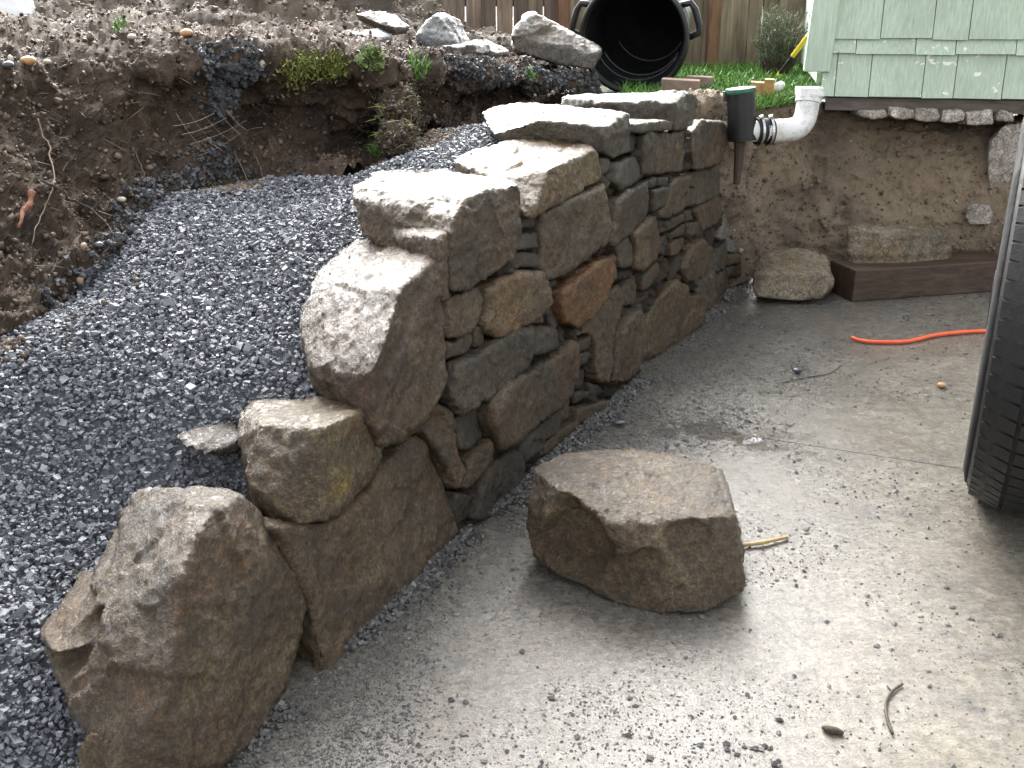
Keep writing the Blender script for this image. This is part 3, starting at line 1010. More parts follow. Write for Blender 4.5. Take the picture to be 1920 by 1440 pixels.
# ------------------------------------------------------------------ cut earth face under the house
CL = [
    [(1290, 560, 3.62), (1360, 540, 3.72), (1420, 520, 3.85), (1500, 510, 3.95), (1600, 505, 3.98), (1700, 500, 3.98), (1800, 495, 3.95), (1900, 490, 3.90), (2100, 485, 3.8), (2500, 480, 3.7)],
    [(1290, 470, 3.70), (1360, 455, 3.80), (1420, 445, 3.95), (1500, 440, 4.03), (1600, 425, 4.03), (1700, 420, 4.02), (1800, 415, 3.98), (1900, 410, 3.93), (2100, 405, 3.83), (2500, 400, 3.75)],
    [(1290, 350, 3.66), (1360, 345, 3.76), (1420, 340, 3.98), (1500, 330, 4.10), (1600, 325, 4.10), (1700, 322, 4.08), (1800, 320, 4.03), (1900, 316, 3.98), (2100, 310, 3.9), (2500, 300, 3.8)],
    [(1290, 250, 3.60), (1360, 245, 3.70), (1420, 245, 3.92), (1500, 240, 4.10), (1600, 245, 4.18), (1700, 250, 4.16), (1800, 255, 4.10), (1900, 255, 4.05), (2100, 250, 3.95), (2500, 240, 3.85)],
    [(1290, 195, 3.55), (1360, 193, 3.66), (1420, 194, 3.88), (1500, 203, 4.08), (1600, 222, 4.24), (1700, 226, 4.24), (1800, 230, 4.2), (1900, 235, 4.15), (2100, 230, 4.05), (2500, 220, 3.95)],
    [(1280, 183, 3.80), (1350, 181, 3.92), (1420, 182, 4.12), (1500, 192, 4.3), (1600, 212, 4.5), (1700, 216, 4.5), (1800, 220, 4.5), (1900, 222, 4.5), (2100, 220, 4.4), (2500, 215, 4.3)],
]
cc = np.array([[PY(*q) for q in line] for line in CL])
ccol = np.stack([catmull(cc[:, j], 150) for j in range(cc.shape[1])], 0)
cut = np.stack([catmull(ccol[:, k], 300) for k in range(150)], 1)
cut, cut_n = terrain(cut, [(0.035, 4.5, 3, False), (0.022, 12, 4, True), (0.011, 36, 4, False), (0.005, 90, 3, True)], 77, toward=(0, -1, 0.3))
grid_obj('earth_cut', cut, MAT['soil_tan'], kind='structure')
P_, R_ = scatter_on(cut, cut_n, 4200, 0.003, 0.016)
pebbles('cut_face_crumbs', P_, R_, MAT['clods_tan'], 0.28, smooth=True, shape=(CUB_V, CUB_T), tone=rng.beta(4.5, 2.6, 4200), label='small soil lumps and pebbles on the earth face below the house', cat='soil', kind='stuff')

# ------------------------------------------------------------------ lawn
lx, ly = np.meshgrid(np.linspace(0.1, 4.5, 110), np.linspace(3.35, 7.5, 100), indexing='ij')


def lawn_z(x, y):
    return 0.652 + 0.02 * (y - 3.7) + 0.0 * x


def lawn_edge(x):        # the turf stops at this distance, following the cut face
    return np.interp(x, [0.1, 0.45, 0.63, 0.9, 1.15, 1.4, 4.5], [4.2, 3.75, 3.62, 3.78, 4.05, 4.45, 4.6])


ly2 = lawn_edge(lx) + (ly - 3.35) / (7.5 - 3.35) * (7.5 - lawn_edge(lx))
lawn = np.stack([lx, ly2, lawn_z(lx, ly2) + 0.012 * fbm(np.stack([lx, ly2, 0 * lx], -1).reshape(-1, 3), 5, 3, 3).reshape(lx.shape)], -1)
grid_obj('lawn', lawn, MAT['lawn_soil'], kind='structure')


def blades(name, roots, length, width, mat, lean=0.5, tone=None, up=None, droop=0.6, **tags):
    n = len(roots)
    roots = np.asarray(roots, float)
    az = rng.uniform(0, 2 * np.pi, n)
    L = np.asarray(length) * np.ones(n)
    Wd = np.asarray(width) * np.ones(n)
    ln = lean * rng.uniform(0.1, 1, n)
    d = np.stack([np.cos(az) * np.sin(ln), np.sin(az) * np.sin(ln), np.cos(ln)], 1)
    if up is not None:
        d = d + up
        d /= np.linalg.norm(d, axis=1)[:, None]
    side = np.cross(d, rng.normal(size=(n, 3)))
    side /= np.linalg.norm(side, axis=1)[:, None]
    mid = roots + d * (L * 0.55)[:, None]
    d2 = d + np.stack([np.cos(az), np.sin(az), -0.6 * np.ones(n)], 1) * droop * rng.uniform(0.2, 1, n)[:, None]
    d2 /= np.linalg.norm(d2, axis=1)[:, None]
    tip = mid + d2 * (L * 0.45)[:, None]
    w = side * (Wd / 2)[:, None]
    V = np.stack([roots - w, roots + w, mid - w * 0.8, mid + w * 0.8, tip], 1).reshape(-1, 3)
    T = (np.array([[0, 1, 3], [0, 3, 2], [2, 3, 4]])[None] + (np.arange(n) * 5)[:, None, None]).reshape(-1, 3)
    if tone is None:
        tone = rng.beta(2, 2.2, n) * 0.92
    return fast_mesh(name, V, T, mat, attr=np.repeat(tone, 5), **tags)


n_b = 26000
bx = rng.uniform(0.45, 2.2, n_b)
by = lawn_edge(bx) + (6.4 - lawn_edge(bx)) * rng.random(n_b) ** 1.5 + 0.01
bare = fbm(np.c_[bx, by, 0 * bx], 3.0, 3, 91)
keep = (bare > -0.28)
bx, by = bx[keep], by[keep]
blades('lawn_grass', np.c_[bx, by, lawn_z(bx, by) - 0.005], rng.uniform(0.03, 0.075, len(bx)), rng.uniform(0.003, 0.006, len(bx)), MAT['blade'], 0.7,
       label='bright green lawn grass between fence and house', cat='grass', kind='stuff')

# ------------------------------------------------------------------ the dry stone wall
wall = empty('stone_wall', SNZ(0.6, 0.1, 0.0), 'dry stacked brown stone retaining wall stepping up towards the house', 'stone wall')


def c1(*pts): return [(800 + x / 3, 150 + y / 3) for x, y in pts]
def c2(*pts): return [(800 + x / 3, 500 + y / 3) for x, y in pts]


def face_stone(poly, mat, prot=0.0, depth=0.16, shrink=1.0, tilt=0.11, voxel=None, amp=None, chips=2, name='stone', **tags):
    """a stone of the wall face from its outline on the face"""
    k = len(ROCKS)
    q = np.random.default_rng(900 + k)
    W = np.array([PN(x, y, 0.0) for x, y in poly])
    s, _ = to_sn(W)
    z = W[:, 2]
    cs, cz = (s.min() + s.max()) / 2, (z.min() + z.max()) / 2
    s2, z2 = cs + (s - cs) * shrink, cz + (z - cz) * shrink
    z2 = np.maximum(z2, -0.01)
    a, b = q.uniform(-tilt, tilt, 2)
    nf = -prot + a * (s2 - cs) + b * (z2 - cz) + q.uniform(-0.010, 0.010) + BAT * z2
    sz = min(s.max() - s.min(), z.max() - z.min())
    ins = min(0.0045, 0.055 * sz)
    r = max(0.0, 1 - 2.2 * ins / max(sz, 1e-3))
    fi = [SNZ(cs + (a_ - cs) * r, n_ - 0.4 * ins, cz + (b_ - cz) * r) for a_, b_, n_ in zip(s2, z2, nf)]
    ff = [SNZ(a_, n_ + ins, b_) for a_, b_, n_ in zip(s2, z2, nf)]
    fb = [SNZ(cs + (a_ - cs) * 0.86, n_ + depth, cz + (b_ - cz) * 0.86) for a_, b_, n_ in zip(s2, z2, nf)]
    vx = voxel or (0.0066 if sz > 0.12 else 0.005)
    am = amp if amp is not None else min(0.0065, 0.045 * sz)
    queue_rock(name, [prism(ff, fb, fi)], MAT[mat], vx, am, 11.0, chips=chips, chip_depth=0.12 * sz, smooth=1, parent=wall, zmin=-0.012, **tags)


FS = [
    # ---- upper courses
    (c1((540, 788), (665, 758), (665, 832), (535, 868)), 'rock_dark', -.02),
    (c1((520, 880), (665, 855), (668, 948), (520, 968)), 'rock_dark', -.015),
    (c1((508, 988), (570, 966), (660, 976), (660, 1056), (508, 1064)), 'rock_dark', -.01),
    (c1((668, 752), (780, 690), (990, 575), (1010, 640), (1005, 770), (985, 905), (880, 1000), (800, 1070), (690, 1145), (655, 1070), (666, 950)), 'rock_brown', .01),
    (c1((1003, 442), (1046, 436), (1052, 500), (1005, 548)), 'rock_grey', -.01),
    (c1((1055, 470), (1120, 442), (1190, 427), (1215, 480), (1217, 560), (1110, 606), (1060, 622), (1030, 560)), 'rock_dark', .0),
    (c1((1108, 618), (1250, 568), (1265, 620), (1280, 742), (1190, 822), (1080, 912), (1010, 942), (977, 920), (1005, 780), (1012, 690), (1050, 650)), 'rock_grey', .01),
    (c1((1205, 320), (1240, 285), (1298, 295), (1295, 420), (1290, 532), (1225, 537), (1215, 420)), 'rock_grey', .0),
    (c1((1302, 300), (1465, 288), (1466, 420), (1465, 522), (1300, 532)), 'rock_brown', .0),
    (c1((1150, 238), (1250, 228), (1390, 226), (1382, 290), (1300, 286), (1146, 302)), 'rock_grey', .01),
    (c1((1485, 290), (1530, 218), (1655, 236), (1650, 330), (1640, 452), (1560, 490), (1490, 512), (1480, 400)), 'rock_brown', .01),
    (c1((1145, 304), (1200, 302), (1200, 402), (1150, 420)), 'rock_dark', -.015),
    (c1((1250, 562), (1308, 546), (1308, 600), (1255, 610)), 'rock_dark', -.01),
    (c1((1312, 546), (1365, 546), (1360, 600), (1315, 601)), 'rock_dark', -.012),
    (c1((1260, 616), (1365, 603), (1370, 650), (1345, 710), (1277, 742)), 'rock_grey', .0),
    (c1((1372, 590), (1400, 552), (1465, 532), (1460, 640), (1440, 730), (1330, 792), (1310, 742), (1357, 700)), 'rock_brown', .005),
    (c1((1475, 527), (1560, 503), (1640, 472), (1642, 560), (1640, 650), (1528, 710), (1522, 602), (1470, 598)), 'rock_grey', .0),
    (c1((1457, 612), (1518, 606), (1520, 702), (1460, 726)), 'rock_grey', -.01),
    (c1((1325, 822), (1450, 747), (1460, 790), (1380, 850), (1330, 872)), 'rock_brown', .0),
    (c1((1465, 742), (1508, 727), (1528, 790), (1470, 800)), 'rock_grey', -.01),
    (c1((1515, 732), (1630, 642), (1670, 740), (1640, 802), (1560, 862), (1537, 800)), 'rock_brown', .0),
    (c1((1470, 804), (1530, 798), (1538, 870), (1480, 890)), 'rock_grey', -.01),
    (c1((1392, 862), (1462, 806), (1468, 870), (1402, 900)), 'rock_brown', -.01),
    (c1((1368, 922), (1400, 904), (1478, 884), (1470, 932), (1420, 980), (1370, 992)), 'rock_brown', -.005),
    (c1((1342, 885), (1380, 872), (1386, 925), (1352, 1000), (1338, 1018)), 'rock_dark', -.025),
    (c1((1145, 862), (1270, 773), (1300, 762), (1330, 872), (1335, 972), (1310, 1012), (1170, 1080), (1152, 1060), (1162, 960)), 'rock_tan', .015),
    (c1((1076, 932), (1130, 872), (1160, 960), (1156, 1042), (1090, 1066), (1080, 990)), 'rock_grey', -.01),
    (c1((1002, 982), (1068, 935), (1078, 970), (1022, 1000)), 'rock_dark', -.03),
    (c1((725, 1190), (790, 1130), (930, 1012), (1000, 963), (1018, 1000), (1010, 1130), (980, 1230), (900, 1342), (830, 1402), (770, 1372), (740, 1310)), 'rock_rust', .012),
    (c1((680, 1162), (760, 1114), (766, 1160), (690, 1206)), 'rock_dark', -.01),
    (c1((694, 1215), (722, 1200), (740, 1320), (765, 1375), (735, 1440), (722, 1380), (700, 1300)), 'rock_grey', -.02),
    (c1((1022, 1002), (1075, 978), (1085, 1120), (1000, 1217), (1012, 1130)), 'rock_brown', -.005),
    (c1((1200, 1102), (1320, 1022), (1330, 1080), (1270, 1150), (1202, 1186)), 'rock_brown', .0),
    (c1((1120, 1272), (1120, 1190), (1160, 1092), (1188, 1100), (1192, 1180), (1188, 1262), (1130, 1290)), 'rock_grey', -.015),
    (c1((1192, 1230), (1270, 1182), (1280, 1220), (1200, 1290)), 'rock_dark', -.01),
    (c1((1450, 1000), (1480, 922), (1530, 897), (1558, 940), (1558, 1040), (1528, 1110), (1450, 1142), (1430, 1060)), 'rock_brown', .01),
    (c1((1562, 942), (1620, 922), (1638, 1000), (1638, 1200), (1620, 1302), (1524, 1352), (1527, 1122), (1562, 1042)), 'rock_grey', .0),
    (c1((1642, 952), (1690, 902), (1700, 1000), (1690, 1060), (1642, 1086)), 'rock_grey', .0),
    (c1((1642, 1092), (1700, 1064), (1712, 1180), (1640, 1280)), 'rock_grey', .0),
    (c1((1632, 882), (1670, 772), (1700, 770), (1700, 840), (1690, 890), (1642, 905)), 'rock_pale', .01),
    (c1((1640, 470), (1662, 440), (1690, 640), (1680, 745), (1650, 650)), 'rock_grey', -.04),
    # ---- lower courses
    (c2((130, 172), (250, 142), (320, 117), (343, 160), (338, 220), (298, 340), (220, 400), (130, 412), (120, 330), (112, 220)), 'rock_brown', .0),
    (c2((347, 132), (440, 62), (540, 26), (640, 22), (665, 110), (685, 200), (620, 290), (500, 360), (400, 395), (352, 370), (322, 322), (347, 220)), 'rock_tan', .012),
    (c2((130, 427), (180, 427), (240, 383), (290, 377), (293, 450), (230, 500), (135, 532)), 'rock_grey', -.005),
    (c2((300, 352), (338, 328), (358, 430), (330, 465), (300, 460)), 'rock_brown', -.01),
    (c2((140, 552), (260, 503), (370, 412), (480, 352), (575, 332), (580, 450), (560, 560), (480, 622), (330, 742), (180, 822), (140, 772), (122, 740)), 'rock_dark', .005),
    (c2((592, 334), (710, 342), (714, 450), (650, 490), (592, 512)), 'rock_dark', -.005),
    (c2((600, 292), (688, 244), (690, 328), (590, 322)), 'rock_brown', -.01),
    (c2((312, 782), (400, 672), (500, 602), (600, 552), (720, 482), (800, 424), (828, 424), (834, 500), (828, 620), (800, 720), (730, 790), (600, 882), (470, 972), (370, 1022), (342, 950), (312, 862)), 'rock_brown', .012),
    (c2((842, 432), (948, 393), (943, 468), (870, 490)), 'rock_grey', -.01),
    (c2((847, 502), (938, 482), (938, 548), (852, 578)), 'rock_dark', -.012),
    (c2((830, 592), (938, 573), (933, 690), (900, 700), (827, 670)), 'rock_dark', -.008),
    (c2((852, 712), (938, 702), (930, 740), (862, 780)), 'rock_dark', -.01),
    (c2((850, 802), (1000, 742), (1000, 782), (900, 872), (842, 900)), 'rock_brown', .01),
    (c2((777, 792), (830, 694), (848, 722), (838, 860), (780, 900)), 'rock_grey', -.01),
    (c2((657, 882), (768, 793), (773, 880), (750, 940), (667, 1000)), 'rock_dark', -.005),
    (c2((522, 992), (640, 884), (658, 920), (653, 1010), (590, 1090), (550, 1120), (522, 1060)), 'rock_dark', .0),
    (c2((640, 1042), (760, 924), (838, 876), (900, 882), (820, 980), (750, 1050), (660, 1080)), 'rock_brown', .005),
    (c2((330, 1132), (460, 1032), (520, 1042), (545, 1120), (520, 1202), (420, 1322), (350, 1342), (330, 1420), (242, 1420), (282, 1280)), 'rock_dark', .01),
    (c2((167, 852), (290, 783), (308, 880), (326, 958), (240, 1038), (182, 1030)), 'rock_dark', -.005),
    (c2((8, 932), (100, 773), (152, 832), (168, 1040), (205, 1155), (152, 1258), (80, 1052)), 'rock_brown', .008),
    (c2((182, 1052), (217, 1102), (330, 964), (358, 1012), (353, 1100), (230, 1258), (172, 1250), (215, 1160)), 'rock_brown', .002),
    (c2((152, 1272), (280, 1283), (240, 1440), (190, 1500), (165, 1440)), 'rock_dark', -.01),
    (c2((960, 250), (1000, 192), (1110, 92), (1123, 130), (1108, 240), (1068, 350), (1030, 560), (1010, 660), (962, 640), (952, 560), (962, 420), (942, 380), (842, 413), (852, 382)), 'rock_brown', .005),
    (c2((1090, 312), (1160, 233), (1193, 270), (1203, 400), (1200, 560), (1110, 640), (1032, 690), (1022, 660), (1042, 500), (1062, 380)), 'rock_red', .01),
    (c2((1217, 382), (1242, 262), (1332, 132), (1382, 62), (1428, 100), (1445, 162), (1518, 142), (1528, 290), (1420, 420), (1330, 490), (1217, 557), (1207, 480)), 'rock_brown', .01),
    (c2((1182, 242), (1230, 193), (1234, 290), (1213, 390), (1192, 310)), 'rock_dark', -.015),
    (c2((945, 660), (1010, 668), (1020, 730), (948, 735)), 'rock_dark', -.02),
]
for poly, mt, pr in FS:
    face_stone(poly, mt, pr)

# stone beside the lowest step
face_stone([(518, 988), (600, 980), (648, 965), (700, 925), (732, 872), (790, 822), (824, 836), (845, 900), (864, 1000), (790, 1092), (700, 1172), (622, 1246), (592, 1262), (577, 1200), (570, 1130), (532, 1040)],
           'rock_brown', 0.0, depth=0.2, voxel=0.0065, amp=0.006, label='large flat dark brown stone standing next to the end boulder')


def pn(*L): return [PN(*q) for q in L]


def below(P, dz): return [p - np.array([0, 0, dz]) for p in P]


# boulder that ends the wall
A_ridge = pn((419, 912, .04), (403, 949, .02), (375, 993, 0), (338, 1073, -.01), (334, 1110, -.01), (326, 1247, -.03), (314, 1300, -.04), (330, 1400, -.04), (350, 1450, -.04))
A_right = pn((479, 945, .04), (532, 1017, .02), (576, 1085, 0), (580, 1126, 0), (556, 1210, -.01), (528, 1311, -.02), (470, 1400, -.03), (427, 1445, -.03))
A_left = pn((109, 1130, .26), (153, 1045, .28), (189, 975, .28), (242, 932, .24), (282, 916, .18), (330, 914, .12))
A_low = pn((77, 1225, .22), (101, 1262, .18), (125, 1323, .13), (161, 1351, .10), (197, 1383, .06), (205, 1450, .03))
A_back = pn((460, 960, .22), (540, 1080, .2), (500, 1300, .2), (250, 1200, .34))
knob = pn((66, 1194, .25), (75, 1176, .27), (115, 1122, .30), (170, 1112, .22), (205, 1148, .15), (203, 1166, .13), (135, 1224, .14), (80, 1222, .19), (150, 1262, .18), (230, 1180, .16), (160, 1060, .34))
queue_rock('stone', [hull(A_ridge + A_right + A_left + A_low + A_back), hull(knob), hull(pn((120, 1320, .14), (205, 1385, .05), (110, 1262, .2), (330, 1247, -.02), (180, 1200, .16), (320, 1100, .02), (205, 1455, .03), (340, 1450, -.03), (300, 1300, .15)))],
           MAT['rock_brown'], 0.0054, 0.006, 8.0, chips=4, chip_depth=0.02, dents=[(PN(185, 1050, .24), .075, (0.02, .03, -.01)), (PN(190, 1215, .13), .05, (.01, .02, 0)), (PN(215, 960, .25), .04, (.012, .016, -.01))], smooth=1, parent=wall, zmin=-0.02, label='big pale angular boulder that ends the wall nearest the viewer')
queue_rock('stone', [hull([PZ(152, 1385, .10), PZ(172, 1362, .12), PZ(200, 1385, .11), PZ(208, 1440, .06), PZ(205, 1490, 0.0), PZ(150, 1480, 0.0), PZ(148, 1420, .03), PZ(200, 1440, 0.0)])], MAT['rock_tan'], 0.006, 0.004, 14, parent=wall, zmin=-0.012)

# lichen stone
C_pts = pn((689, 764, .0), (702, 760, .0), (708, 789, 0), (710, 852, 0), (692, 897, 0), (650, 947, 0), (640, 962, -.01), (604, 800, -.03), (612, 977, -.03), (537, 983, .02), (512, 985, .03), (487, 960, .05), (458, 868, .11),
           (446, 826, .15), (487, 792, .09), (550, 800, .02), (452, 775, .21), (479, 741, .27), (541, 724, .29), (583, 724, .25), (633, 733, .16), (690, 754, .04))
queue_rock('stone', [hull(C_pts + below(C_pts[16:21], .2))], MAT['rock_lichen'], 0.0052, 0.006, 9.0, chips=5, chip_depth=0.02, smooth=1, parent=wall, label='blocky stone with yellow lichen on its top, low step of the wall')
queue_rock('stone', [hull(pn((325, 815, .28), (400, 802, .25), (440, 785, .26), (458, 820, .2), (450, 855, .2), (385, 855, .22), (342, 838, .25), (400, 812, .36), (440, 800, .36)))], MAT['rock_dark'], 0.007, 0.005, 12, parent=wall, smooth=1)

# large sloping stone
D_front = pn((813, 487, .0), (822, 490, .0), (834, 587, 0), (842, 712, -.01), (817, 768, -.01), (782, 799, -.02), (747, 827, -.02), (709, 837, -.02), (705, 800, -.03), (695, 747, -.03), (694, 670, -.035), (716, 615, -.03), (751, 542, -.02))
D_top = pn((563, 577, .20), (577, 535, .24), (608, 487, .27), (657, 449, .28), (699, 452, .24), (735, 447, .20), (782, 462, .09))
D_low = pn((567, 640, .17), (582, 690, .12), (622, 712, .07), (645, 740, .03))
queue_rock('stone', [hull(D_front + D_top + D_low + below(D_top[:4], .22) + pn((780, 790, .2)))], MAT['rock_red'], 0.0054, 0.006, 8.0, chips=5, chip_depth=0.02, strata=0.0035, strata_dir=(0.1, -0.5, 0.8), smooth=1, parent=wall,
           label='large reddish stone with pale sloping top, middle step of the wall')

# slab beside the first cap
queue_rock('stone', [hull(pn((735, 425, .14), (790, 420, .14), (835, 437, .0), (838, 560, .0), (828, 570, .0), (822, 480, -.01), (812, 445, .0), (737, 445, .12), (760, 480, .1), (800, 520, .04), (815, 565, .03), (835, 440, .15), (835, 540, .15)))],
           MAT['rock_brown'], 0.006, 0.005, 12, smooth=1, parent=wall)

# cap stones
E_top = [PZ(662, 350, .655), PZ(700, 325, .66), PZ(810, 314, .665), PZ(950, 331, .65)]
E_front = pn((872, 372, .0), (920, 355, .0), (972, 345, .0), (984, 440, .0), (966, 480, .0), (930, 512, 0), (886, 545, .0), (845, 547, .0), (842, 450, -.005), (852, 408, -.005))
E_end = [PN(678, 440, .22), PN(664, 372, .245), PN(735, 448, .15), PN(800, 470, .07)]
queue_rock('cap_stone', [hull(E_top + E_front + E_end + below(E_top[1:], .14))], MAT['rock_brown'], 0.0048, 0.006, 9.0, chips=1, chip_depth=0.02, strata=0.002, smooth=1, parent=wall, label='nearest flat cap stone of the wall with a square front')
F_top = [PZ(852, 303, .655), PZ(872, 284, .67), PZ(940, 274, .675), PZ(990, 254, .69), PZ(1012, 254, .69), PZ(1110, 276, .672)]
F_front = pn((984, 405, .01), (997, 408, .0), (1015, 362, 0), (1030, 316, .005), (1112, 282, .0), (1133, 305, .0), (1131, 332, 0), (1093, 356, 0), (1047, 378, 0), (1017, 398, 0))
queue_rock('cap_stone', [hull(F_top + F_front + below(F_top[:4], .10) + pn((930, 335, .1), (985, 400, .08)))], MAT['rock_tan'], 0.0048, 0.005, 9.0, chips=1, chip_depth=0.015, smooth=1, parent=wall, label='second cap stone with pale top and rusty brown front')
G_top = [PZ(902, 210, .722), PZ(930, 197, .735), PZ(975, 191, .742), PZ(1060, 196, .744), PZ(1178, 212, .735)]
G_front = pn((1136, 240, -.005), (1183, 216, .0), (1181, 283, .0), (1153, 298, .0), (1135, 288, .0), (1080, 236, .06), (1010, 227, .14))
G_low = [PN(922, 250, .26), PN(940, 268, .24), PN(1060, 285, .1)]
queue_rock('cap_stone', [hull(G_top + G_front + G_low + below(G_top[1:], .1))], MAT['rock_grey'], 0.0055, 0.005, 9.0, chips=1, chip_depth=0.015, strata=0.003, smooth=1, parent=wall, label='long flat cap stone tapering back into the gravel')
H_top = [PZ(1052, 183, .742), PZ(1066, 178, .748), PZ(1210, 174, .755), PZ(1295, 170, .755)]
H_front = pn((1264, 193, -.005), (1308, 179, .0), (1307, 215, .0), (1300, 240, 0), (1268, 245, 0), (1180, 226, .1), (1150, 190, .14))
queue_rock('cap_stone', [hull(H_top + H_front + below(H_top, .1) + [PN(1060, 205, .3)])], MAT['rock_grey'], 0.007, 0.005, 10.0, chips=1, chip_depth=0.012, smooth=1, parent=wall, label='farthest and highest flat cap stone')

# thin chips wedged into the joints of the face
def in_poly(S, Z, poly):
    c = np.zeros(len(S), bool)
    k = len(poly)
    for i in range(k):
        (x0, y0), (x1, y1) = poly[i], poly[(i + 1) % k]
        if y0 == y1: continue
        m_ = ((y0 > Z) != (y1 > Z)) & (S < (x1 - x0) * (Z - y0) / (y1 - y0) + x0)
        c ^= m_
    return c


def seg_dist(S, Z, poly):
    d = np.full(len(S), 9.0)
    k = len(poly)
    for i in range(k):
        a0, b0 = np.array(poly[i]), np.array(poly[(i + 1) % k])
        ab = b0 - a0
        t = np.clip(((S - a0[0]) * ab[0] + (Z - a0[1]) * ab[1]) / (ab @ ab + 1e-12), 0, 1)
        d = np.minimum(d, np.hypot(S - a0[0] - t * ab[0], Z - a0[1] - t * ab[1]))
    return d


outl = [f[0] for f in FS]
outl += [[(872, 372), (972, 345), (984, 440), (966, 480), (930, 512), (886, 545), (845, 547), (842, 450)], [(984, 405), (1030, 316), (1112, 282), (1133, 305), (1131, 332), (1047, 378)], [(1136, 240), (1183, 216), (1181, 283), (1153, 298), (1135, 288)],
         [(1264, 193), (1308, 179), (1307, 215), (1300, 240), (1268, 245)], [(813, 487), (834, 587), (842, 712), (782, 799), (709, 837), (695, 747), (694, 670), (751, 542)], [(518, 988), (648, 965), (732, 872), (790, 822), (845, 900), (864, 1000), (592, 1262)]]
polys = []
for o_ in outl:
    w_ = np.array([PN(x, y, 0) for x, y in o_])
    polys.append(list(zip(to_sn(w_)[0], w_[:, 2])))
S_ = rng.uniform(0.02, 1.95, 9000)
Z_ = rng.uniform(0.01, 0.66, 9000)
okm = Z_ < np.interp(S_, [0.0, 0.35, 0.75, 1.1, 1.7, 2.0], [0.42, 0.50, 0.60, 0.66, 0.62, 0.5])
S_, Z_ = S_[okm], Z_[okm]
dmin = np.full(len(S_), 9.0)
inside = np.zeros(len(S_), bool)
for pl_ in polys:
    inside |= in_poly(S_, Z_, pl_)
    dmin = np.minimum(dmin, seg_dist(S_, Z_, pl_))
dmin[inside] = 0
order = np.argsort(-dmin)
taken = []
cm = []
for v in range(5):
    V = ICO_V * (1 + np.random.default_rng(v).uniform(-.28, .28, size=(12, 1)))
    me = bpy.data.meshes.new('chink_stone')
    me.from_pydata(V.tolist(), [], ICO_T.tolist())
    me.materials.append(MAT[['rock_dark', 'rock_grey', 'rock_brown', 'rock_grey', 'rock_dark'][v]])
    cm.append(me)
for i in order:
    r_ = dmin[i]
    if r_ < 0.004 or len(taken) > 150: break
    if any(math.hypot(S_[i] - a_, Z_[i] - b_) < (r_ + c_) * 0.9 for a_, b_, c_ in taken): continue
    r_ = min(r_, 0.03)
    taken.append((S_[i], Z_[i], r_))
    ob = bpy.data.objects.new('chink_stone', cm[len(taken) % 5])
    p = SNZ(S_[i], 0.018 + BAT * Z_[i] + rng.uniform(0, .012), Z_[i])
    ob.location = p.tolist()
    ob.rotation_euler = (rng.uniform(-.5, .5), rng.uniform(-.5, .5), math.atan2(WD[1], WD[0]) + rng.uniform(-.3, .3))
    ob.scale = (r_ * rng.uniform(1.3, 2.0), 0.03, r_ * rng.uniform(1.0, 1.35))
    put(ob, wall)

# dark rubble backing added behind the face so the gaps look shaded
core = []
for k in range(90):
    s_ = rng.uniform(-0.35, 1.95)
    top = np.interp(s_, [-0.5, -0.2, 0.05, 0.4, 0.8, 1.9, 2.05], [0.12, 0.2, 0.40, 0.48, 0.56, 0.58, 0.5])
    z0 = rng.uniform(0.0, top)
    core.append(SNZ(s_, 0.085 + BAT * z0, z0))
core = np.array(core)
pebbles('dark_rubble_backing', core, rng.uniform(0.05, 0.075, len(core)), MAT['grit'], 0.2, parent=wall, kind='stuff')

# small stones at the far foot of the wall
for poly, mt in [(c1((1692, 982), (1760, 977), (1768, 1030), (1702, 1048)), 'rock_brown'), (c1((1695, 872), (1738, 902), (1758, 970), (1702, 972)), 'rock_blue'), (c1((1702, 1052), (1800, 1024), (1830, 1052), (1828, 1118), (1702, 1110)), 'rock_grey')]:
    face_stone(poly, mt, 0.0, depth=0.1)

# ------------------------------------------------------------------ loose rock on the driveway
r_top = [PZ(997, 876, .185), PZ(1012, 866, .188), PZ(1050, 852, .19), PZ(1090, 845, .19), PZ(1160, 842, .19), PZ(1212, 847, .19), PZ(1275, 860, .185), PZ(1352, 880, .178), PZ(1360, 905, .172), PZ(1376, 955, .162)]
r_front = [PZ(1337, 972, .162), PZ(1235, 976, .16), PZ(1140, 978, .16)]
r_main = hull(r_top + r_front + [PZ(1062, 934, .18), PZ(1116, 950, .172), PZ(985, 945, .13), PZ(981, 978, .10), PZ(984, 1003, .08), PZ(994, 1040, .045), PZ(1025, 1070, .02), PZ(1066, 1087, .0), PZ(1110, 1096, .0), PZ(1384, 1000, .125), PZ(1389, 1030, .095),
                                 PZ(1396, 1080, .05), PZ(1394, 1110, .02), PZ(1303, 1156, 0), PZ(1260, 1156, 0), PZ(1181, 1138, 0), PZ(1160, 1120, .0), PZ(1240, 1010, .135), PZ(1330, 1012, .13), PZ(1385, 1000, .0), PZ(1360, 930, .03), PZ(1010, 1045, .0), PZ(1060, 900, .03)])
queue_rock('loose_rock', [r_main], MAT['rock_brown'], 0.0044, 0.0055, 10.0, chips=5, chip_depth=0.016, smooth=1, zmin=0.0, dents=[(PZ(1085, 1010, .10), .085, (0.012, .034, -.004)), (PZ(1200, 1070, .055), .06, (-.004, .022, .006)), (PZ(1300, 1005, .14), .05, (0, .014, -.004))], label='big loose brown rock lying alone on the concrete driveway', cat='rock')

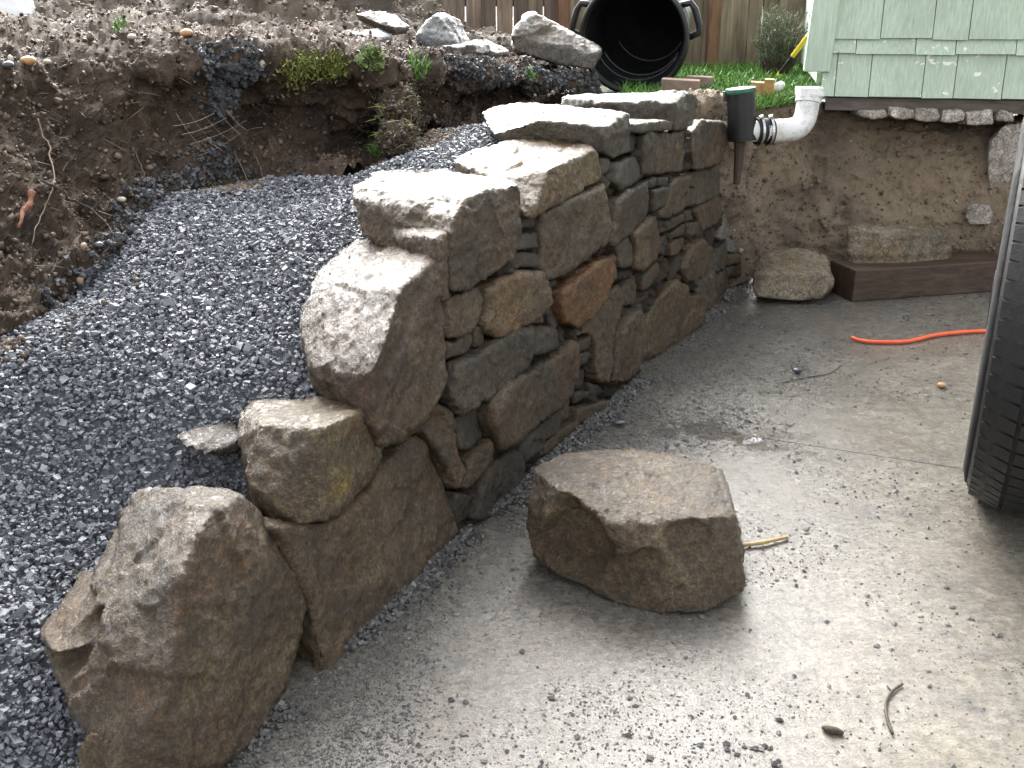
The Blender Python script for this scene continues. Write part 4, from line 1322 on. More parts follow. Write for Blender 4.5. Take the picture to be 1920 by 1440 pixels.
# ------------------------------------------------------------------ corner by the house: rounded rock, timber, flat rock
YR = 3.50
queue_rock('rounded_rock', [hull([PY(1412, 548, YR + .02), PY(1418, 556, YR), PY(1450, 562, YR - .01), PY(1500, 564, YR - .01), PY(1540, 558, YR), PY(1562, 535, YR + .03), PY(1565, 522, YR + .05), PY(1556, 500, YR + .08), PY(1550, 480, YR + .16), PY(1530, 468, YR + .18),
                               PY(1500, 462, YR + .20), PY(1455, 464, YR + .20), PY(1425, 482, YR + .12), PY(1412, 510, YR + .06), PY(1440, 512, YR + .01), PY(1540, 515, YR + .01), PY(1410, 535, YR + .05), PY(1420, 550, YR + .22), PY(1555, 550, YR + .22)])],
           MAT['rock_sand'], 0.006, 0.004, 10, chips=1, chip_depth=.015, smooth=4, zmin=0.0, label='rounded tan rock by the far corner, beside the dark timber', cat='rock')

tl, tr = PZ(1597, 567, 0), PZ(1850, 548, 0)
td = (tr - tl) / np.linalg.norm(tr - tl)
tb = np.array([-td[1], td[0], 0]) * 0.17
th = np.array([0, 0, 0.118])
tl2 = tl - td * 0.0
tr2 = tl + td * 0.66
MB().hexa([tl2, tr2, tr2 + tb, tl2 + tb, tl2 + th, tr2 + th, tr2 + tb + th, tl2 + tb + th]).build('timber_beam', MAT['timber'], bevel=0.006, label='dark reddish timber beam lying at the foot of the earth face', cat='timber')

YF = 3.66
fz = 0.122
queue_rock('flat_rock', [hull([PY(1588, 490, YF), PY(1600, 496, YF - .03), PY(1700, 499, YF - .01), PY(1782, 494, YF + .05), PY(1786, 470, YF + .07), PY(1780, 436, YF + .09), PY(1740, 428, YF + .1), PY(1640, 424, YF + .05), PY(1590, 424, YF + .02), PY(1640, 436, YF - .02), PY(1775, 441, YF + .04),
                            PY(1590, 422, YF + .10), PY(1780, 424, YF + .2), PY(1600, 490, YF + .1), PY(1780, 490, YF + .2)])], MAT['rock_sand'], 0.006, 0.006, 10, chips=1, strata=.004, smooth=1, label='dark flat layered rock resting on the timber beam', cat='rock')

queue_rock('concrete_chunk', [hull([PY(1812, 388, 3.9), PY(1830, 382, 3.9), PY(1856, 384, 3.9), PY(1862, 400, 3.9), PY(1856, 420, 3.9), PY(1818, 422, 3.9), PY(1810, 405, 3.9), PY(1815, 390, 4.03), PY(1856, 388, 4.03), PY(1856, 418, 4.03), PY(1816, 418, 4.03)])], MAT['concrete_chunk'], .006, .005, 12,
           label='pale concrete chunk stuck in the earth face left of the tyre', cat='concrete')
queue_rock('concrete_footing', [hull([PY(1905, 228, 3.95), PY(1880, 236, 3.95), PY(1858, 262, 3.95), PY(1853, 300, 3.95), PY(1862, 330, 3.95), PY(1856, 372, 3.95), PY(1885, 370, 3.95), PY(1940, 300, 3.95), PY(1940, 228, 3.95), PY(1905, 228, 4.1), PY(1858, 262, 4.1), PY(1856, 372, 4.1), PY(1940, 300, 4.1)])],
           MAT['concrete_chunk'], .008, .007, 10, label='pale broken concrete footing under the house corner beside the tyre', cat='concrete')

# ------------------------------------------------------------------ rocks left on the bank top
def heap_rock(pts, Y, th, mat, label, name='dug_rock', amp=.006, **kw):
    P = [PY(x, y, Y + dy) for x, y, dy in pts]
    Q = [p + np.array([0.05 * (p[0] < 0), th, 0]) for p in P]
    queue_rock(name, [hull(P + Q)], MAT[mat], kw.pop('voxel', .008), amp, 9, chips=2, chip_depth=.02, smooth=1, label=label, cat='rock', group='rocks left on the bank top', **kw)


heap_rock([(664, 28, 0), (688, 20, 0.05), (705, 24, .06), (738, 52, 0), (732, 66, 0), (715, 64, 0), (672, 40, 0)], 3.55, .10, 'rock_grey', 'small grey wedge rock high on the mound, left of the pointed rock')
heap_rock([(652, 62, 0), (690, 55, .05), (708, 70, 0), (705, 88, 0), (650, 88, 0)], 3.45, .10, 'rock_blue', 'low grey rock half buried below the grey wedge rock')
heap_rock([(778, 66, 0), (790, 45, .03), (812, 25, .06), (830, 34, .05), (858, 80, 0), (855, 95, 0), (800, 100, 0), (782, 92, 0)], 3.75, .12, 'rock_blue', 'pointed pale grey rock standing on the bank top')
heap_rock([(820, 88, 0), (872, 78, .04), (888, 84, .02), (898, 104, 0), (825, 110, 0)], 3.68, .10, 'rock_dark', 'dark flat rock lying before the pointed pale rock')
heap_rock([(878, 74, .03), (888, 70, .05), (932, 100, 0), (925, 108, 0), (902, 108, 0)], 3.78, .09, 'rock_pale', 'narrow pale rock leaning right of the dark flat rock')
heap_rock([(958, 66, 0), (985, 30, .08), (1003, 25, .10), (1128, 92, 0.06), (1130, 104, 0), (1110, 132, 0), (1050, 122, 0), (965, 98, 0)], 4.1, .26, 'rock_pale', 'large pale slab leaning beside the black bin', amp=.008)

queue_rock('turf_clump', [hull(pn((700, 205, .68), (730, 172, .66), (765, 168, .63), (780, 195, .62), (770, 225, .60), (735, 235, .60), (740, 200, .56), (740, 200, .76))),
                          hull(pn((715, 225, .62), (760, 215, .59), (785, 240, .57), (770, 272, .56), (735, 285, .56), (708, 262, .60), (745, 250, .52), (745, 240, .70)))], MAT['soil_dark'], .0055, .026, 16, smooth=1,
           label='dark clump of torn turf sagging from the bank above the gravel', cat='turf')
finish_rocks()

# ------------------------------------------------------------------ house
HY0, HX0 = 4.06, None
hl = PY(1540, 177, 4.06)                                  # lower left corner of the siding
hr = PY(1920, 184, 3.90)
hd = (hr - hl); hd[2] = 0; hd /= np.linalg.norm(hd)
hn = np.array([hd[1], -hd[0], 0])                         # out of the wall, to the viewer
hz = float(hl[2])
house = empty('green_house', (float(hl[0] + 1.0), float(hl[1] + 0.5), hz - 0.1), 'pale green shingled house corner above the cut earth face', 'house')


def hp(u, o, z): return hl + hd * u + hn * o + np.array([0, 0, z - hz])


def hbox(u0, u1, o0, o1, z0, z1):
    return [hp(u0, o0, z0), hp(u1, o0, z0), hp(u1, o1, z0), hp(u0, o1, z0), hp(u0, o0, z1), hp(u1, o0, z1), hp(u1, o1, z1), hp(u0, o1, z1)]


MB().hexa(hbox(0.0, 3.2, -0.02, -2.2, hz - 0.02, hz + 1.6)).build('wall', MAT['green'], house)
pxm = 4.0 / FPX * 1.06
courses = [(0.0, 0.158), (0.156, 0.212), (0.210, 0.372), (0.368, 0.53), (0.526, 0.69), (0.686, 0.85)]
for ci, (z0, z1) in enumerate(courses):
    u = -0.004
    while u < 2.2:
        w = rng.uniform(0.11, 0.20) if ci != 1 else rng.uniform(0.10, 0.24)
        if ci == 0 and u < 0: w = 0.05
        drop = rng.uniform(0, 0.006)
        u1 = u + w
        a, b = u + 0.0015, u1 - 0.0015
        o = 0.014 + rng.uniform(0, 0.003)
        zb, zt = hz + z0 - drop, hz + z1 + 0.006
        V = [hp(a, o + 0.008, zb), hp(b, o + 0.008, zb + rng.uniform(-.002, .002)), hp(b, -0.012, zb), hp(a, -0.012, zb), hp(a, o - 0.010, zt), hp(b, o - 0.010, zt), hp(b, -0.012, zt), hp(a, -0.012, zt)]
        MB().hexa(V).build('shingle', MAT['green_chipped'] if ci < 2 else MAT['green'], house)
        u = u1
# corner board and the side of the house
lean = 0.055
MB().hexa([hp(-0.075, 0.03, hz + 0.085), hp(0.02, 0.034, hz + 0.085), hp(0.02, -0.03, hz + 0.085), hp(-0.075, -0.06, hz + 0.085),
           hp(-0.075 + lean, 0.03, hz + 1.5), hp(0.03 + lean, 0.034, hz + 1.5), hp(0.03 + lean, -0.03, hz + 1.5), hp(-0.075 + lean, -0.06, hz + 1.5)]).build('corner_board', MAT['green_trim'], house, bevel=0.003)
MB().hexa(hbox(-0.02, -0.0, -0.065, -2.1, hz + 0.04, hz + 1.5)).build('side_wall', MAT['green_trim'], house)
MB().hexa(hbox(0.02, 2.3, 0.004, -0.05, hz - 0.058, hz - 0.010)).build('skirt_board', MAT['skirt'], house, bevel=0.003)
for x0, x1, y0, y1 in [(1612, 1666, 208, 220), (1668, 1716, 208, 222), (1717, 1762, 208, 223), (1764, 1810, 210, 231), (1814, 1864, 211, 234), (1868, 1905, 211, 226)]:
    Yb = 4.02 - (x0 - 1540) * 0.0004
    y1 = y1 + rng.uniform(-4, 4); x0 = x0 + rng.uniform(-3, 3)
    c0, c1_, c2_, c3 = PY(x0 + 1, y1, Yb), PY(x1 - 1, y1 + rng.uniform(-2, 3), Yb - .015), PY(x1 - 1, y0 - 2, Yb - .015), PY(x0 + 1, y0 - 2, Yb)
    dv = np.array([0, 0.12, 0])
    pts_ = [q_ + rng.normal(size=3) * .005 for q_ in (c0, c1_, c2_, c3)]
    pts_ += [(c0 + c1_) / 2 + np.array([0, -.008, rng.uniform(-.012, .004)]), (c1_ + c2_) / 2 + rng.normal(size=3) * .006]
    queue_rock('footing_block', [hull(pts_ + [q_ + dv for q_ in pts_])], MAT['concrete_chunk'], .0055, .005, 14, chips=3, chip_depth=.012, smooth=1, parent=house)
finish_rocks()

# ------------------------------------------------------------------ fence
FYd = 5.5
fl_, fr_ = PY(900, 120, 5.4), PY(1600, 120, 5.7)
fd = fr_ - fl_; fd[2] = 0
FL = np.linalg.norm(fd); fd /= FL
fnv = np.array([fd[1], -fd[0], 0])
fence = empty('wooden_fence', (float(fl_[0] + FL / 2 * fd[0]), float(fl_[1]), 0.66), 'weathered grey board fence behind the lawn', 'fence')


def fp(u, o, z): return np.array([fl_[0], fl_[1], 0]) + fd * u + fnv * o + np.array([0, 0, z])


u = -0.4
while u < FL + 0.3:
    w = 0.082 + rng.uniform(-.006, .006)
    g0 = rng.uniform(0.0004, 0.0022)
    tl_ = rng.uniform(-.006, .006)
    zt = 1.07 + rng.uniform(-.012, .012)
    zb = 0.672 + rng.uniform(-.01, .01)
    o = rng.uniform(-.004, .004)
    MB().hexa([fp(u + g0, o, zb), fp(u + w - g0, o, zb), fp(u + w - g0, o - .014, zb), fp(u + g0, o - .014, zb),
               fp(u + g0 + tl_, o, zt), fp(u + w - g0 + tl_, o, zt), fp(u + w - g0 + tl_, o - .014, zt), fp(u + g0 + tl_, o - .014, zt)]).build('board', MAT['fence'], fence)
    u += w
for x in (1052, 1344):
    q = PY(x, 60, 5.5) - np.array([fl_[0], fl_[1], 0])
    uu = float(q @ fd)
    MB().hexa([fp(uu - .03, .05, .66), fp(uu + .03, .05, .66), fp(uu + .03, .006, .66), fp(uu - .03, .006, .66), fp(uu - .03, .05, 1.10), fp(uu + .03, .05, 1.10), fp(uu + .03, .006, 1.10), fp(uu - .03, .006, 1.10)]).build('post', MAT['post'], fence, bevel=.003)
for z in (0.76, 1.0):
    MB().hexa([fp(-.4, -.016, z), fp(FL + .3, -.016, z), fp(FL + .3, -.05, z), fp(-.4, -.05, z), fp(-.4, -.016, z + .07), fp(FL + .3, -.016, z + .07), fp(FL + .3, -.05, z + .07), fp(-.4, -.05, z + .07)]).build('rail', MAT['fence'], fence)

# ------------------------------------------------------------------ black bin lying on its side
bc = PY(1187, 72, 4.35)
bax = Vector((0.30, 0.94, 0.14)).normalized()             # from mouth to bottom
R0 = 0.208
bino = empty('rubbish_bin', (float(bc[0]), float(bc[1]), 0.70), 'black round plastic bin lying on its side with its mouth open', 'bin')
prof_out = [(0.0, R0 + .006), (0.012, R0 + .012), (0.03, R0 + .012), (0.034, R0 + .002), (0.07, R0 - .002), (0.075, R0 - .008), (0.25, R0 - .026), (0.26, R0 - .020), (0.28, R0 - .022), (0.285, R0 - .03), (0.56, R0 - .055), (0.575, R0 - .07)]
prof_in = [(0.575, 0.001)]
inner = [(0.56, 0.001), (0.56, R0 - .062), (0.30, R0 - .036), (0.28, R0 - .028), (0.26, R0 - .026), (0.25, R0 - .032), (0.075, R0 - .014), (0.04, R0 - .004), (0.0, R0 - .002)]
MB().lathe(prof_out + prof_in + inner, bc, bax, 64, close=True).build('body', MAT['black_plastic'], bino, smooth=True)
MB().lathe([(-.006, R0 - .001), (-.009, R0 + .008), (-.002, R0 + .018), (0.016, R0 + .020), (0.026, R0 + .013), (0.012, R0 + .0125), (0.0, R0 + .0065)], bc, bax, 64, close=True).build('rim', MAT['black_plastic'], bino, smooth=True)
# moulded ribs on the inner floor
side = Vector((0, 0, 1)).cross(bax).normalized()
upb = bax.cross(side).normalized()
if upb.z < 0: upb = -upb
for k, dd in enumerate((0.10, 0.17, 0.38)):
    arc = []
    rr = R0 - 0.014 - (dd - .075) * 0.10 - 0.004
    for w in np.linspace(-1.1, 1.1, 18):
        arc.append(Vector(bc) + bax * dd - upb * (rr * math.cos(w)) + side * (rr * math.sin(w)))
    MB().tube(arc, 0.007, 6).build('rib', MAT['black_plastic'], bino, smooth=True)
# handles on both sides
for sgn, a0 in ((1, 0.30), (-1, 0.30)):
    rad = (side * sgn * math.cos(a0) + upb * math.sin(a0)).normalized()
    tan = rad.cross(bax).normalized()
    b0 = Vector(bc) + bax * 0.035
    mb = MB()
    mb.tube([b0 + rad * (R0 + .0) + tan * .065, b0 + rad * (R0 + .045) + tan * .06, b0 + rad * (R0 + .055) + tan * .03, b0 + rad * (R0 + .055) - tan * .03, b0 + rad * (R0 + .045) - tan * .06, b0 + rad * R0 - tan * .065], 0.014, 8)
    mb.build('handle', MAT['black_plastic'], bino, smooth=True)

# ------------------------------------------------------------------ shrub by the fence
sb = PY(1455, 138, 5.05)
shrub = empty('shrub', sb, 'feathery grey green shrub before the fence, left of the house corner', 'shrub')
mbs = MB()
V, T, tn = [], [], []
stems = []
for k in range(90):
    az = rng.uniform(0, 2 * math.pi); ln = rng.uniform(0.05, 0.62)
    L = rng.uniform(0.16, 0.31) * (1 - 0.25 * ln)
    d = np.array([math.cos(az) * math.sin(ln), math.sin(az) * math.sin(ln) * .8, math.cos(ln)])
    b = sb + np.array([rng.uniform(-.07, .07), rng.uniform(-.05, .05), 0])
    bend = np.array([rng.uniform(-.04, .04), rng.uniform(-.04, .04), 0.01])
    pts = [b, b + d * L * .5, b + d * L + bend]
    mbs.tube(pts, [.0035, .0025, .001], 4)
    for j in range(46):
        f = rng.uniform(0.22, 1.0)
        p = b + d * L * f + bend * f * f
        dd = d * .9 + rng.normal(size=3) * 0.55
        dd /= np.linalg.norm(dd)
        sv = np.cross(dd, rng.normal(size=3)); sv /= np.linalg.norm(sv)
        o = len(V)
        l = rng.uniform(.016, .034)
        V += [p - sv * .0017, p + sv * .0017, p + dd * l]
        T.append((o, o + 1, o + 2)); tn += [min(1, max(0, 0.25 + 0.5 * f + rng.normal() * .15))] * 3
mbs.build('stem', MAT['twig'], shrub)
fo = fast_mesh('foliage', np.array(V), np.array(T), MAT['needle'], attr=np.array(tn), parent=shrub)

# ------------------------------------------------------------------ tool with yellow handle, bricks, block
tool = empty('garden_tool', PY(1458, 143, 4.75), 'yellow and black handled tool leaning by the house corner', 'tool')
a, b = Vector(PY(1458, 143, 4.75)), Vector(PY(1516, 66, 4.62))
MB().tube([a, a.lerp(b, .08)], .010, 8).build('foot', MAT['yellow'], tool)
MB().tube([a.lerp(b, .08), a.lerp(b, .5)], .0085, 8).build('shaft', MAT['black_plastic'], tool)
MB().tube([a.lerp(b, .5), a.lerp(b, .98)], .011, 8).build('grip', MAT['yellow'], tool)
MB().tube([PY(1517, 30, 4.55), PY(1520, 60, 4.5), PY(1527, 95, 4.4), PY(1524, 128, 4.3)], .007, 8).build('black_cable', MAT['black_plastic'], None, smooth=True, label='black cable hanging down the house corner', cat='cable')


def block(name, px, Y, depth, mat, label, cat, bev=.004):
    (x0, y0), (x1, y1), (x2, y2), (x3, y3) = px          # bl br tr tl of the near face
    c = [PY(x0, y0, Y), PY(x1, y1, Y), PY(x2, y2, Y), PY(x3, y3, Y)]
    dv = np.array([0.02, depth, 0])
    return MB().hexa([c[0], c[1], c[1] + dv, c[0] + dv, c[3], c[2], c[2] + dv, c[3] + dv]).build(name, MAT[mat], None, bevel=bev, label=label, cat=cat)


block('paving_brick', [(1240, 172), (1311, 174), (1312, 152), (1240, 148)], 3.95, .10, 'brick', 'brown brick lying at the lawn edge by the black bin', 'brick')
block('paving_brick', [(1285, 160), (1334, 160), (1335, 145), (1286, 143)], 4.12, .08, 'brick', 'smaller grey brown brick lying behind the first brick', 'brick')
bq = [(1409, 182), (1450, 190), (1452, 150), (1434, 149), (1433, 156), (1408, 154)]
P_ = [PY(x, y, 3.93) for x, y in bq]
Q_ = [p + np.array([.02, .08, 0]) for p in P_]
k = len(bq)
MB().add(P_ + Q_, [tuple(range(k)), tuple(range(2 * k - 1, k - 1, -1))] + [(i, (i + 1) % k, (i + 1) % k + k, i + k) for i in range(k)]).build('notched_block', MAT['clay'], None, label='ochre notched wood block standing on the grass behind the black drain', cat='block')
MB().lathe([(0, .001), (0, .016), (.06, .016), (.06, .012), (.004, .012)], PY(1455, 165, 4.02), (0.5, .8, 0.1), 20, close=False).build('pipe_offcut', MAT['pvc'], None, smooth=True, label='small white pipe offcut in the grass right of the ochre block', cat='pipe')

# ------------------------------------------------------------------ drain: black riser, coupling, white pipe
DY = 3.52
d_top, d_bot = PY(1389, 172, DY), PY(1392, 262, DY)
rd = 25 / FPX * 3.6
drain = empty('drain_riser', d_bot, 'black upright drain pipe with a green lid behind the end of the wall', 'drain')
axd = Vector(d_bot) - Vector(d_top)
LD = axd.length
MB().lathe([(0.0, .001), (0.0, rd), (LD * .9, rd), (LD * .9, rd * 1.04), (LD, rd * 1.04), (LD, .001)], d_top, axd, 40).build('body', MAT['black_plastic'], drain)
MB().lathe([(-.012, .001), (-.012, rd * 1.06), (-.002, rd * 1.10), (.004, rd * 1.06), (.004, .001)], d_top, axd, 40).build('lid', MAT['green_cap'], drain)
MB().box(tuple(PY(1357, 190, DY) - np.array([0, .01, 0])), tuple(PY(1366, 172, DY) + np.array([0, .02, 0]))).build('lug', MAT['black_plastic'], drain)
MB().tube([PY(1387, 262, DY), PY(1385, 300, DY), PY(1381, 345, DY)], [.020, .016, .012], 10).build('stake', MAT['twig'], drain)
o1 = Vector(PY(1408, 246, DY)); o2 = Vector(PY(1448, 245, DY))
MB().tube([o1, o2], .036, 24).build('outlet', MAT['pvc'], drain, smooth=False)
pipe = empty('drain_pipe', PY(1500, 262, DY + .1), 'white plastic pipe with an elbow running from drain to house', 'pipe')
pr = 20.5 / FPX * 3.62
cen = [PY(1432, 246, DY), PY(1462, 245, DY + .02), PY(1484, 243, DY + .04), PY(1500, 236, DY + .06), PY(1509, 222, DY + .075), PY(1513, 205, DY + .08), PY(1515, 192, DY + .085)]
cen = [tuple(p) for p in catmull(np.array(cen), 26)]
MB().tube(cen, pr, 24).build('elbow', MAT['pvc'], pipe, smooth=True)
e = Vector(cen[-1]); e2 = Vector(PY(1517, 180, DY + .09)); e3 = Vector(PY(1518, 163, DY + .095))
MB().tube([e, e2], pr * 1.12, 24).build('socket', MAT['pvc'], pipe)
w_ = pr * 1.02
MB().hexa([e2 + Vector((-w_, -w_, 0)), e2 + Vector((w_, -w_, 0)), e2 + Vector((w_, w_, 0)), e2 + Vector((-w_, w_, 0)), e3 + Vector((-w_, -w_, 0)), e3 + Vector((w_, -w_, 0)), e3 + Vector((w_, w_, 0)), e3 + Vector((-w_, w_, 0))]).build('adaptor', MAT['pvc'], pipe, bevel=.004)
# rubber coupling with clamps
cpl = empty('rubber_coupling', PY(1430, 262, DY), 'black rubber coupling clamped between the drain and the white pipe', 'coupling')
c_a, c_b = Vector(PY(1417, 246, DY)), Vector(PY(1446, 245, DY + .01))
Lc = (c_b - c_a).length
MB().lathe([(0, .036), (0, .044), (.012, .046), (.013, .042), (Lc - .013, .043), (Lc - .012, .047), (Lc, .046), (Lc, .037)], c_a, c_b - c_a, 32, close=True).build('sleeve', MAT['rubber'], cpl, smooth=False)
for f in (.2, .8):
    q = c_a.lerp(c_b, f)
    MB().lathe([(-.004, .0465), (-.004, .0495), (.004, .0495), (.004, .0465)], q, c_b - c_a, 32, close=True).build('clamp', MAT['steel'], cpl)
    MB().tube([q + Vector((-.006, -.02, .046)), q + Vector((.006, -.02, .05))], .007, 8).build('screw', MAT['steel'], cpl)

# ------------------------------------------------------------------ wheel at the right edge
TH = math.radians(26.3)
w_dir = Vector((math.sin(TH), math.cos(TH), 0))           # rolling direction, away from viewer
w_right = Vector((math.cos(TH), -math.sin(TH), 0))
TR, TWd = 0.43, 0.25
tc = Vector((1.125, 1.985, TR)) 
tyre = empty('vehicle_wheel', (tc.x, tc.y, 0), 'black tyre of a parked vehicle at the right edge of the driveway', 'wheel')
hw = TWd / 2
prof = [(-hw + .03, TR * .60), (-hw + .012, TR * .66), (-hw - .004, TR * .76), (-hw - .008, TR * .84), (-hw + .002, TR * .92), (-hw + .012, TR * .955), (-hw + .028, TR * .975), (-hw + .05, TR * .985), (0, TR * .99),
        (hw - .05, TR * .985), (hw - .028, TR * .975), (hw - .012, TR * .955), (hw - .002, TR * .92), (hw + .008, TR * .84), (hw + .004, TR * .76), (hw - .012, TR * .66), (hw - .03, TR * .60)]
MB().lathe(prof, tc, w_right, 96).build('carcass', MAT['rubber'], tyre, smooth=True)
MB().lathe([(-hw + .024, TR * .615), (-hw + .008, TR * .66), (-hw - .0075, TR * .76), (-hw - .0115, TR * .84), (-hw - .003, TR * .905), (-hw + .003, TR * .905), (-hw + .012, TR * .66)], tc, w_right, 96, close=True).build('sidewall', MAT['sidewall'], tyre, smooth=True)
# tread: four ribs cut by slanted sipes
tread = MB()
NB = 78
ribs = [(-hw + .006, -hw + .062, .93, 1.0), (-hw + .070, -.006, .985, 1.005), (.006, hw - .070, .985, 1.005), (hw - .062, hw - .006, .985, 1.0)]
a_ = w_dir; up_ = Vector((0, 0, 1))
for ri, (x0, x1, e0, e1) in enumerate(ribs):
    for k in range(NB):
        t0 = 2 * math.pi * (k + 0.05 + .4 * (ri % 2)) / NB
        t1 = 2 * math.pi * (k + 0.86 + .4 * (ri % 2)) / NB
        sl = 0.35 * 2 * math.pi / NB * (1 if ri < 2 else -1)
        ring = []
        for rr_in in (0.955, None):
            for (x, t, ro) in ((x0, t0, e0), (x1, t0 + sl, e1), (x1, t1 + sl, e1), (x0, t1, e0)):
                ro2 = ro if ri == 0 and x == x0 else 1.0
                r_ = TR * (rr_in if rr_in and not (ri == 0 and x == x0) else (0.91 if rr_in else (0.955 if (ri == 0 and x == x0) or (ri == 3 and x == x1) else 1.003)))
                ring.append(tc + w_right * x + (a_ * math.cos(t) + up_ * math.sin(t)) * r_)
        tread.hexa(ring)
tread.build('tread', MAT['rubber'], tyre)
MB().lathe([(-hw + .02, TR * .62), (-hw + .012, TR * .60), (-hw + .05, TR * .56), (-hw + .07, TR * .40), (-hw + .03, TR * .22), (-hw + .02, TR * .12), (-hw + .02, .001)], tc, w_right, 64).build('rim', MAT['rim'], tyre, smooth=True)
MB().lathe([(-hw + .03, TR * .20), (-hw - .004, TR * .16), (-hw - .014, TR * .13), (-hw - .016, .001)], tc, w_right, 40).build('hub_cap', MAT['black_plastic'], tyre, smooth=True)

# ------------------------------------------------------------------ orange cord, straw, twigs
co = [PZ(1597, 633, .01), PZ(1612, 638, .008), PZ(1640, 641, .008), (PZ(1700, 640, .008)), PZ(1750, 629, .008), PZ(1790, 624, .008), PZ(1835, 621, .008), PZ(1900, 622, .008), PZ(2000, 640, .008), PZ(2200, 640, .008)]
co = [tuple(p) for p in catmull(np.array(co), 60)]
MB().tube(co, .0058, 10).build('orange_cord', MAT['orange'], None, smooth=True, label='orange cord lying across the concrete towards the tyre', cat='cord')
MB().tube([PZ(1388, 1023, .006), PZ(1430, 1017, .008), PZ(1476, 1007, .006)], [.0038, .0045, .0035], 7).build('straw', MAT['straw'], None, smooth=True, label='yellow straw lying right of the loose rock', cat='straw')
tw = [(1692, 1282), (1672, 1297), (1661, 1320), (1664, 1350), (1674, 1376)]
mb = MB(); mb.tube([tuple(p) for p in catmull(np.array([PZ(x, y, .004) for x, y in tw]), 14)], .0022, 6); mb.tube([PZ(1672, 1297, .004), PZ(1663, 1286, .006)], .0014, 5)
mb.build('twig', MAT['twig'], None, smooth=True, label='thin curved twig on the concrete near the bottom right', cat='twig')
MB().tube([PZ(1542, 1364, .004), PZ(1555, 1368, .006), PZ(1570, 1371, .005), PZ(1582, 1376, .004)], [.003, .006, .0055, .003], 7).build('bark_piece', MAT['twig'], None, smooth=True, label='short dark bark piece on the concrete below the curved twig', cat='bark')
mb = MB(); mb.tube([tuple(p) for p in catmull(np.array([PZ(x, y, .003) for x, y in [(1465, 718), (1510, 708), (1555, 700), (1578, 684)]]), 14)], .0014, 5)
mb.build('thin_root', MAT['twig'], None, smooth=True, label='thin dark root fibre on the concrete left of the orange cord', cat='root')

# ------------------------------------------------------------------ grit over the driveway
n_t = 460000
gx = rng.uniform(-0.6, 2.4, n_t); gy = rng.uniform(0.9, 4.0, n_t)
ss, nn_ = to_sn(np.c_[gx, gy])
dens = np.exp(-(np.maximum(-nn_, 0) / 0.42) ** 2) * 0.95 + 0.07
dens *= np.clip(0.45 + 1.9 * fbm(np.c_[gx, gy, 0 * gx], 3.4, 5, 71) + 0.25 * np.exp(-np.maximum(-nn_, 0) / 0.3), 0.03, 1.6)
ok = (nn_ < -0.004) & (rng.random(n_t) < dens) & (ss > -0.9)
gx, gy, nn_ = gx[ok], gy[ok], nn_[ok]
R_ = 0.0012 + 0.0042 * rng.beta(0.9, 5.0, len(gx))
big = rng.random(len(gx)) < np.where(nn_ < -0.6, 0.06, 0.025)
R_[big] += rng.uniform(0.0015, 0.0055, big.sum())
pebbles('driveway_grit', np.c_[gx, gy, R_ * 0.3], R_, MAT['grit'], 0.3, flat=(0.35, 0.65), level=True, shape=(OCT_V, OCT_T), label='fine dark grit and chippings strewn over the concrete driveway', cat='grit', kind='stuff')
# chippings banked along the foot of the wall
n_f = 5200
fs = rng.uniform(-0.85, 2.0, n_f); fn = -np.abs(rng.normal(0, 0.022, n_f)) - 0.004
R_ = rng.uniform(0.002, 0.0075, n_f)
xy = W0 + fs[:, None] * WD + fn[:, None] * WN
clump = fbm(np.c_[xy, np.zeros(n_f)], 6, 2, 5) > -0.1
pebbles('wall_foot_chippings', np.c_[xy, np.maximum(0.001, 0.010 - np.abs(fn) * .25)][clump], R_[clump], MAT['grit'], 0.32, shape=(CUB_V, CUB_T), label='dark chippings banked along the foot of the stone wall', cat='gravel', kind='stuff')

# ------------------------------------------------------------------ plants, roots and netting on the bank
def bank_at(x, y):
    """nearest point of the weathered bank to the sight line of a picture point (surveyed spot)"""
    r = ray(x, y); r = r / np.linalg.norm(r)
    Q = bank.reshape(-1, 3) - np.array([0, 0, 1.0])
    t = Q @ r
    d = np.linalg.norm(Q - t[:, None] * r, axis=1)
    c = np.where(d < 0.012)[0]
    i = c[np.argmin(t[c])] if len(c) else int(np.argmin(d))
    return bank.reshape(-1, 3)[i].copy(), bank_n.reshape(-1, 3)[i].copy()


def tuft(name, px, count, L, spread, mat, label, lean=0.9, up=None, droop=0.8, width=.0035, cat='grass'):
    roots = []
    for k in range(count):
        x, y = px[rng.integers(len(px))] if isinstance(px, list) else px
        p, n = CACHE.setdefault((x, y), bank_at(x, y))
        roots.append(p + rng.normal(size=3) * spread + n * .002)
    return blades(name, roots, rng.uniform(.5, 1.1, count) * L, rng.uniform(.7, 1.2, count) * width, MAT[mat], lean, up=up, droop=droop, label=label, cat=cat)


CACHE = {}
clump = bpy.data.objects['turf_clump']
cv = np.array([v.co[:] for v in clump.data.vertices]) + np.array(clump.location[:])
cn = np.array([v.normal[:] for v in clump.data.vertices])
ci_ = rng.integers(len(cv), size=900)
cr_ = 0.002 + 0.009 * rng.beta(1.1, 4, 900)
pebbles('crumbs', cv[ci_] + cn[ci_] * (cr_ * .3)[:, None], cr_, MAT['clods'], .3, smooth=True, parent=None).parent = clump
bpy.data.objects['crumbs'].matrix_parent_inverse = Matrix.Translation(clump.location).inverted()
bpy.data.objects['crumbs']['kind'] = 'stuff'
ci_ = rng.integers(len(cv), size=330)
thatch = blades('thatch', cv[ci_], rng.uniform(.015, .055, 330), rng.uniform(.001, .0022, 330), MAT['blade'], 1.3, up=np.array([0, -.2, -.5]), droop=1.0, tone=np.where(rng.random(330) < .75, rng.uniform(.93, 1.0, 330), rng.uniform(.3, .8, 330)), kind='stuff')
thatch.parent = clump
thatch.matrix_parent_inverse = Matrix.Translation(clump.location).inverted()
